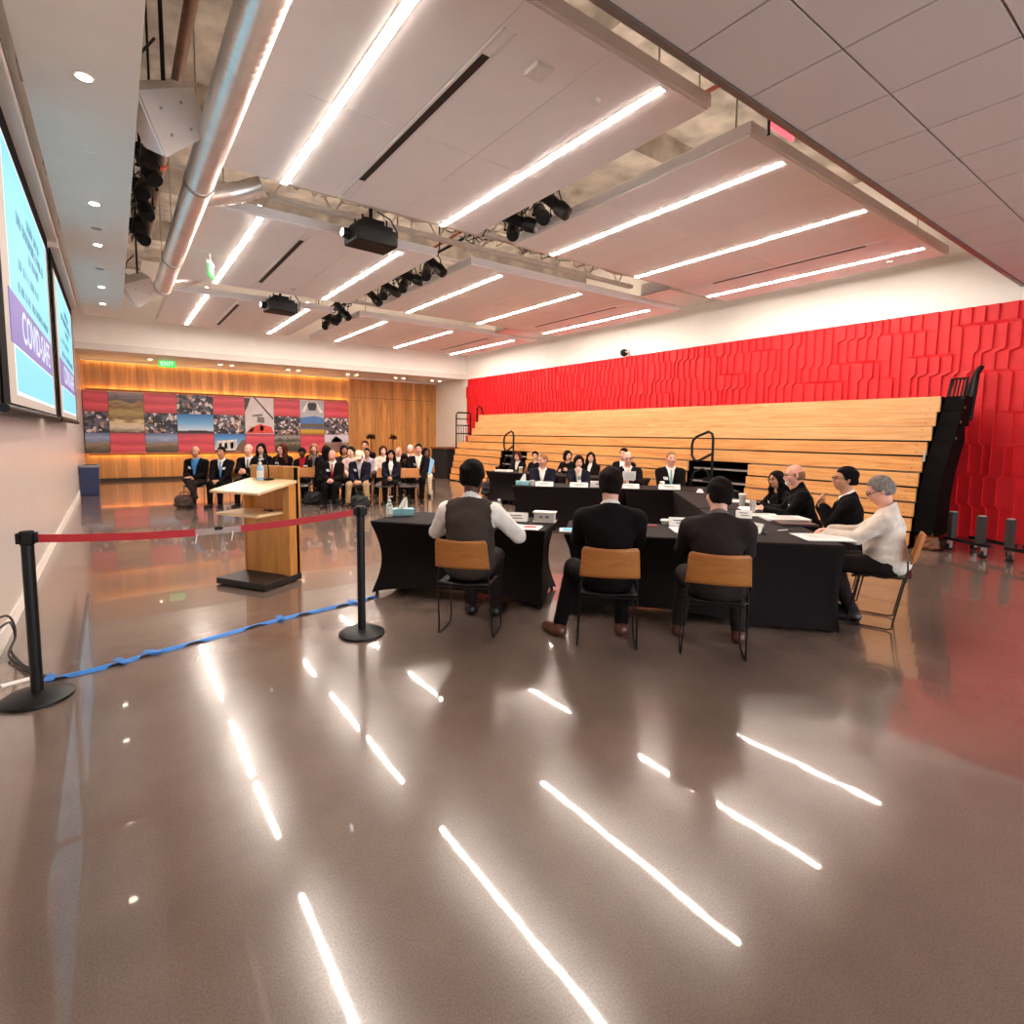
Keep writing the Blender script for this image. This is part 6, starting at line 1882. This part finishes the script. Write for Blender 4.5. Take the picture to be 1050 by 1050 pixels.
# --- the audience
AF = face(-0.515, -0.857)
g_ = None
aud = [
 ('balding person in blue shirt, legs crossed, beside a brown bag', (1.41, 13.31, 1.16), dict(skin='tan', hair='balding', hairc='black', topc='black', shirtc='blue', vneck=1.3, legc='charcoal', legs='cross', arms='lap', badge='r', fat=1.1)),
 ('dark haired person in black suit and light blue tie, hands joined', (1.86, 12.98, 1.15), dict(skin='tan', hair='short', hairc='black', topc='suit', shirtc='white', tiec='blue', arms='knees', badge='l', legs='flat')),
 ('tall bald person in black suit and grey tie, front audience row', (2.36, 12.76, 1.21), dict(skin='pink', hair='bald', hairc='sandy', topc='black', shirtc='white', tiec='grey', arms='clasp', badge='l', hyaw=-0.25)),
 ('grey haired person with red tie beside the capped person', (3.84, 11.71, 1.11), dict(skin='pink', hair='balding', hairc='grey', topc='suit', shirtc='white', tiec='red', arms='lap', badge='r', hpitch=0.2, legs='flat')),
 ('person in cream cap, navy blazer and khaki trousers, head bowed', (4.37, 11.53, 1.10), dict(skin='tan', hair='cap', hairc='dark', topc='navy', shirtc='plaid', legc='khaki', arms='knees', badge='r', hpitch=0.75, lean=0.2, legs='wide', shoem=SHOE_B)),
 ('dark haired person with badge behind the tall bald person', (2.82, 13.72, 1.2), dict(sex='f', skin='light', hair='long', hairc='black', topc='black', top='cardigan', shirtc='pink', arms='lap', badge='r')),
 ('auburn haired person in dark clothes leaning sideways behind the lectern', (3.19, 13.33, 1.21), dict(sex='f', skin='light', hair='long', hairc='auburn', top='sweater', topc='black', arms='lap', badge='r', htilt=-0.2, hyaw=-0.5)),
 ('dark skinned person in red top and black jacket behind the empty chairs', (3.57, 13.05, 1.12), dict(sex='f', skin='dark', hair='bun', hairc='black', top='cardigan', topc='black', shirtc='red', vneck=1.4, arms='lap', badge='l', hpitch=0.3)),
 ('sandy long haired person in black with grey scarf behind the empty chairs', (4.19, 14.2, 1.185), dict(sex='f', skin='pink', hair='long', hairc='sandy', top='cardigan', topc='black', shirtc='grey', arms='lap', badge='r')),
 ('black haired person turned away behind the person with the red tie', (4.0, 12.53, 1.15), dict(sex='f', skin='brown', hair='long', hairc='black', top='sweater', topc='black', arms='lap', hyaw=1.6)),
 ('pale faced person far back behind the person with the red tie', (4.18, 13.25, 1.17), dict(sex='m', skin='pink', hair='short', hairc='brown', topc='suit', shirtc='white', arms='lap')),
 ('dark haired person in white blouse behind the capped person', (4.56, 12.54, 1.15), dict(sex='f', skin='pale', hair='bun', hairc='dark', top='sweater', topc='pink', arms='lap', hyaw=-0.3, hpitch=0.1)),
 ('dark curly haired person far back left of the white blouse', (4.70, 13.42, 1.16), dict(sex='f', skin='tan', hair='bob', hairc='dark', top='sweater', topc='dark', arms='lap', hyaw=0.5)),
 ('person with black hair in lilac shirt right behind the cream cap', (5.23, 13.25, 1.1), dict(sex='m', skin='tan', hair='short', hairc='black', top='shirt', topc='lilac', arms='lap')),
 ('dark suited person sitting farthest back against the timber wall', (5.52, 14.1, 1.26), dict(skin='pink', hair='short', hairc='brown', topc='black', shirtc='white', arms='lap')),
 ('dark bob haired person in pale top behind the empty front chairs', (5.5, 12.85, 1.16), dict(sex='f', skin='pale', hair='bob', hairc='auburn', top='sweater', topc='offwhite', arms='lap', hyaw=0.3)),
 ('dark haired person in navy jacket and white top behind empty chairs', (5.16, 11.60, 1.1), dict(sex='f', skin='tan', hair='long', hairc='black', top='cardigan', topc='navy', shirtc='white', vneck=1.3, arms='lap')),
 ('pink bald person half hidden near the white haired person', (5.97, 12.95, 1.13), dict(skin='pink', hair='balding', hairc='white', top='suit', topc='navy', shirtc='white', arms='lap')),
 ('dark haired person bending down beside the moustached person', (5.86, 12.37, 0.985), dict(sex='f', skin='brown', hair='long', hairc='dark', top='sweater', topc='black', arms='knees', hpitch=0.8, lean=0.5)),
 ('white haired person in pale shirt behind the moustached person', (6.64, 13.63, 1.16), dict(skin='pink', hair='short', hairc='white', top='shirt', topc='offwhite', arms='lap', hyaw=0.5)),
 ('moustached person in black suit and white shirt at the right end of the audience', (5.90, 11.68, 1.228), dict(skin='pink', hair='short', hairc='dark', topc='black', shirtc='white', tiec='cream', vneck=1.25, arms='knees', badge='r', beard=None, fat=1.12)),
 ('dark haired person in pale blue sleeves at the outer end of the audience', (6.50, 12.46, 1.115), dict(sex='f', skin='brown', hair='bob', hairc='black', top='sweater', topc='sky', legc='cream', arms='knees', hyaw=0.6)),
]
for lab, hd_, kw in aud:
    kw = dict(kw)
    a_ = kw.pop('rz', AF)
    person(lab, hd_, a_, h=0.0125, seat_label='plywood chair under the ' + lab[:52].rsplit(' ', 1)[0].rstrip(','), **{**dict(legc='black'), **kw})
# empty front-row chairs
for (x, y), lab in (((2.92, 12.62), 'empty plywood chair half hidden behind the lectern, left one'), ((3.36, 12.32), 'empty plywood chair just right of the lectern'),
                    ((4.93, 11.42), 'empty plywood chair beside the capped person'), ((5.38, 11.10), 'empty plywood chair at the end of the front row')):
    chair(x, y, AF, lab)

# --- bags on the floor by the audience
def bag(loc, rz, lab, m, s=1.0):
    t = thing('bag', lab, 'bag', loc, rz)
    v, f = sdf_mesh([ell((0, 0, 0.13), (0.2, 0.1, 0.13), None, 0.05), ell((0, 0, 0.06), (0.21, 0.11, 0.06), None, 0.04), cap((-0.12, 0, 0.2), (0.12, 0, 0.21), 0.05, 0.05, 0.05)], 0.012, cut=lambda X, Y, Z: 0.001 - Z + 0 * X, wob=0.006)
    np_mesh('body', v, f, m, t, s)
    MB().tube([(-0.09 * s, 0, 0.22 * s), (-0.08 * s, 0.0, 0.31 * s), (0, 0, 0.345 * s), (0.08 * s, 0, 0.31 * s), (0.09 * s, 0, 0.22 * s)], 0.012 * s, 8).build('handle', m, t, smooth=True)
    return t
bag((1.15, 13.0, 0), AF + 0.3, 'brown leather bag on the floor at the feet of the balding person', mat('brown_bag', (72, 46, 32), 0.5, var=0.3, bump=0.3, bscale=10))
bag((4.22, 11.12, 0), AF, 'black bag on the floor between the feet of the capped person', mat('black_bag', (18, 13, 13), 0.7, bump=0.3, bscale=10))
bag((3.55, 12.2, 0), AF + 0.5, 'black bag on the floor under the empty chair right of the lectern', MATS['black_bag'], 1.1)
bag((9.56, 2.70, 0), D(80), 'brown bag lying on the floor at the dark end of the bleacher', mat('tan_brown_bag', (120, 70, 36), 0.5, var=0.3, bump=0.3, bscale=10), 0.8)
bag((7.95, 11.65, 0), D(20), 'black bag standing high at the left aisle steps of the bleacher', MATS['black_bag'], 1.5)
t = thing('cup', 'white paper cup on the floor at the right end of the audience', 'cup', (6.68, 12.5, 0))
MB().lathe([(0.03, 0), (0.042, 0.12), (0.045, 0.125), (0.038, 0.12), (0.028, 0.01)], n=14).build('body', PAPER, t, smooth=True)
# --- two dark leafy plants above the audience
for (x, y, z), lab in (((7.9, 19.6, 1.52), 'dark leafy plant top behind the audience, left one'), ((8.75, 19.5, 1.5), 'dark leafy plant top behind the audience, right one')):
    t = thing('potted_plant', lab, 'plant', (x, y, 0))
    MB().lathe([(0.13, 0), (0.17, 0.02), (0.2, 0.34), (0.19, 0.36), (0.16, 0.3)], n=18).build('pot', BLACK_PLASTIC, t, smooth=True)
    MB().tube([(0, 0, 0.28), (0.02, 0.01, 0.9), (0, 0, z - 0.1)], 0.018, 8).build('stem', mat('plant_stem', (70, 44, 30), 0.7), t, smooth=True)
    lf = MB(); r_ = random.Random(int(x * 10))
    for k in range(70):
        a = r_.uniform(0, 2 * PI); el_ = r_.uniform(-0.3, 1.3); L_ = r_.uniform(0.12, 0.24)
        d = Vector((math.cos(a) * math.cos(el_), math.sin(a) * math.cos(el_), math.sin(el_)))
        s_ = d.orthogonal().normalized() * 0.04
        o = Vector((0, 0, z - 0.1))
        lf.add([o, o + d * L_ * 0.5 + s_, o + d * L_, o + d * L_ * 0.5 - s_, o + d * L_ * 0.5 + d.orthogonal().cross(d).normalized() * 0.012], [(0, 1, 4), (1, 2, 4), (2, 3, 4), (3, 0, 4)])
    lf.build('leaves', mat('dark_leaf', (46, 26, 18), 0.6, var=0.3), t)
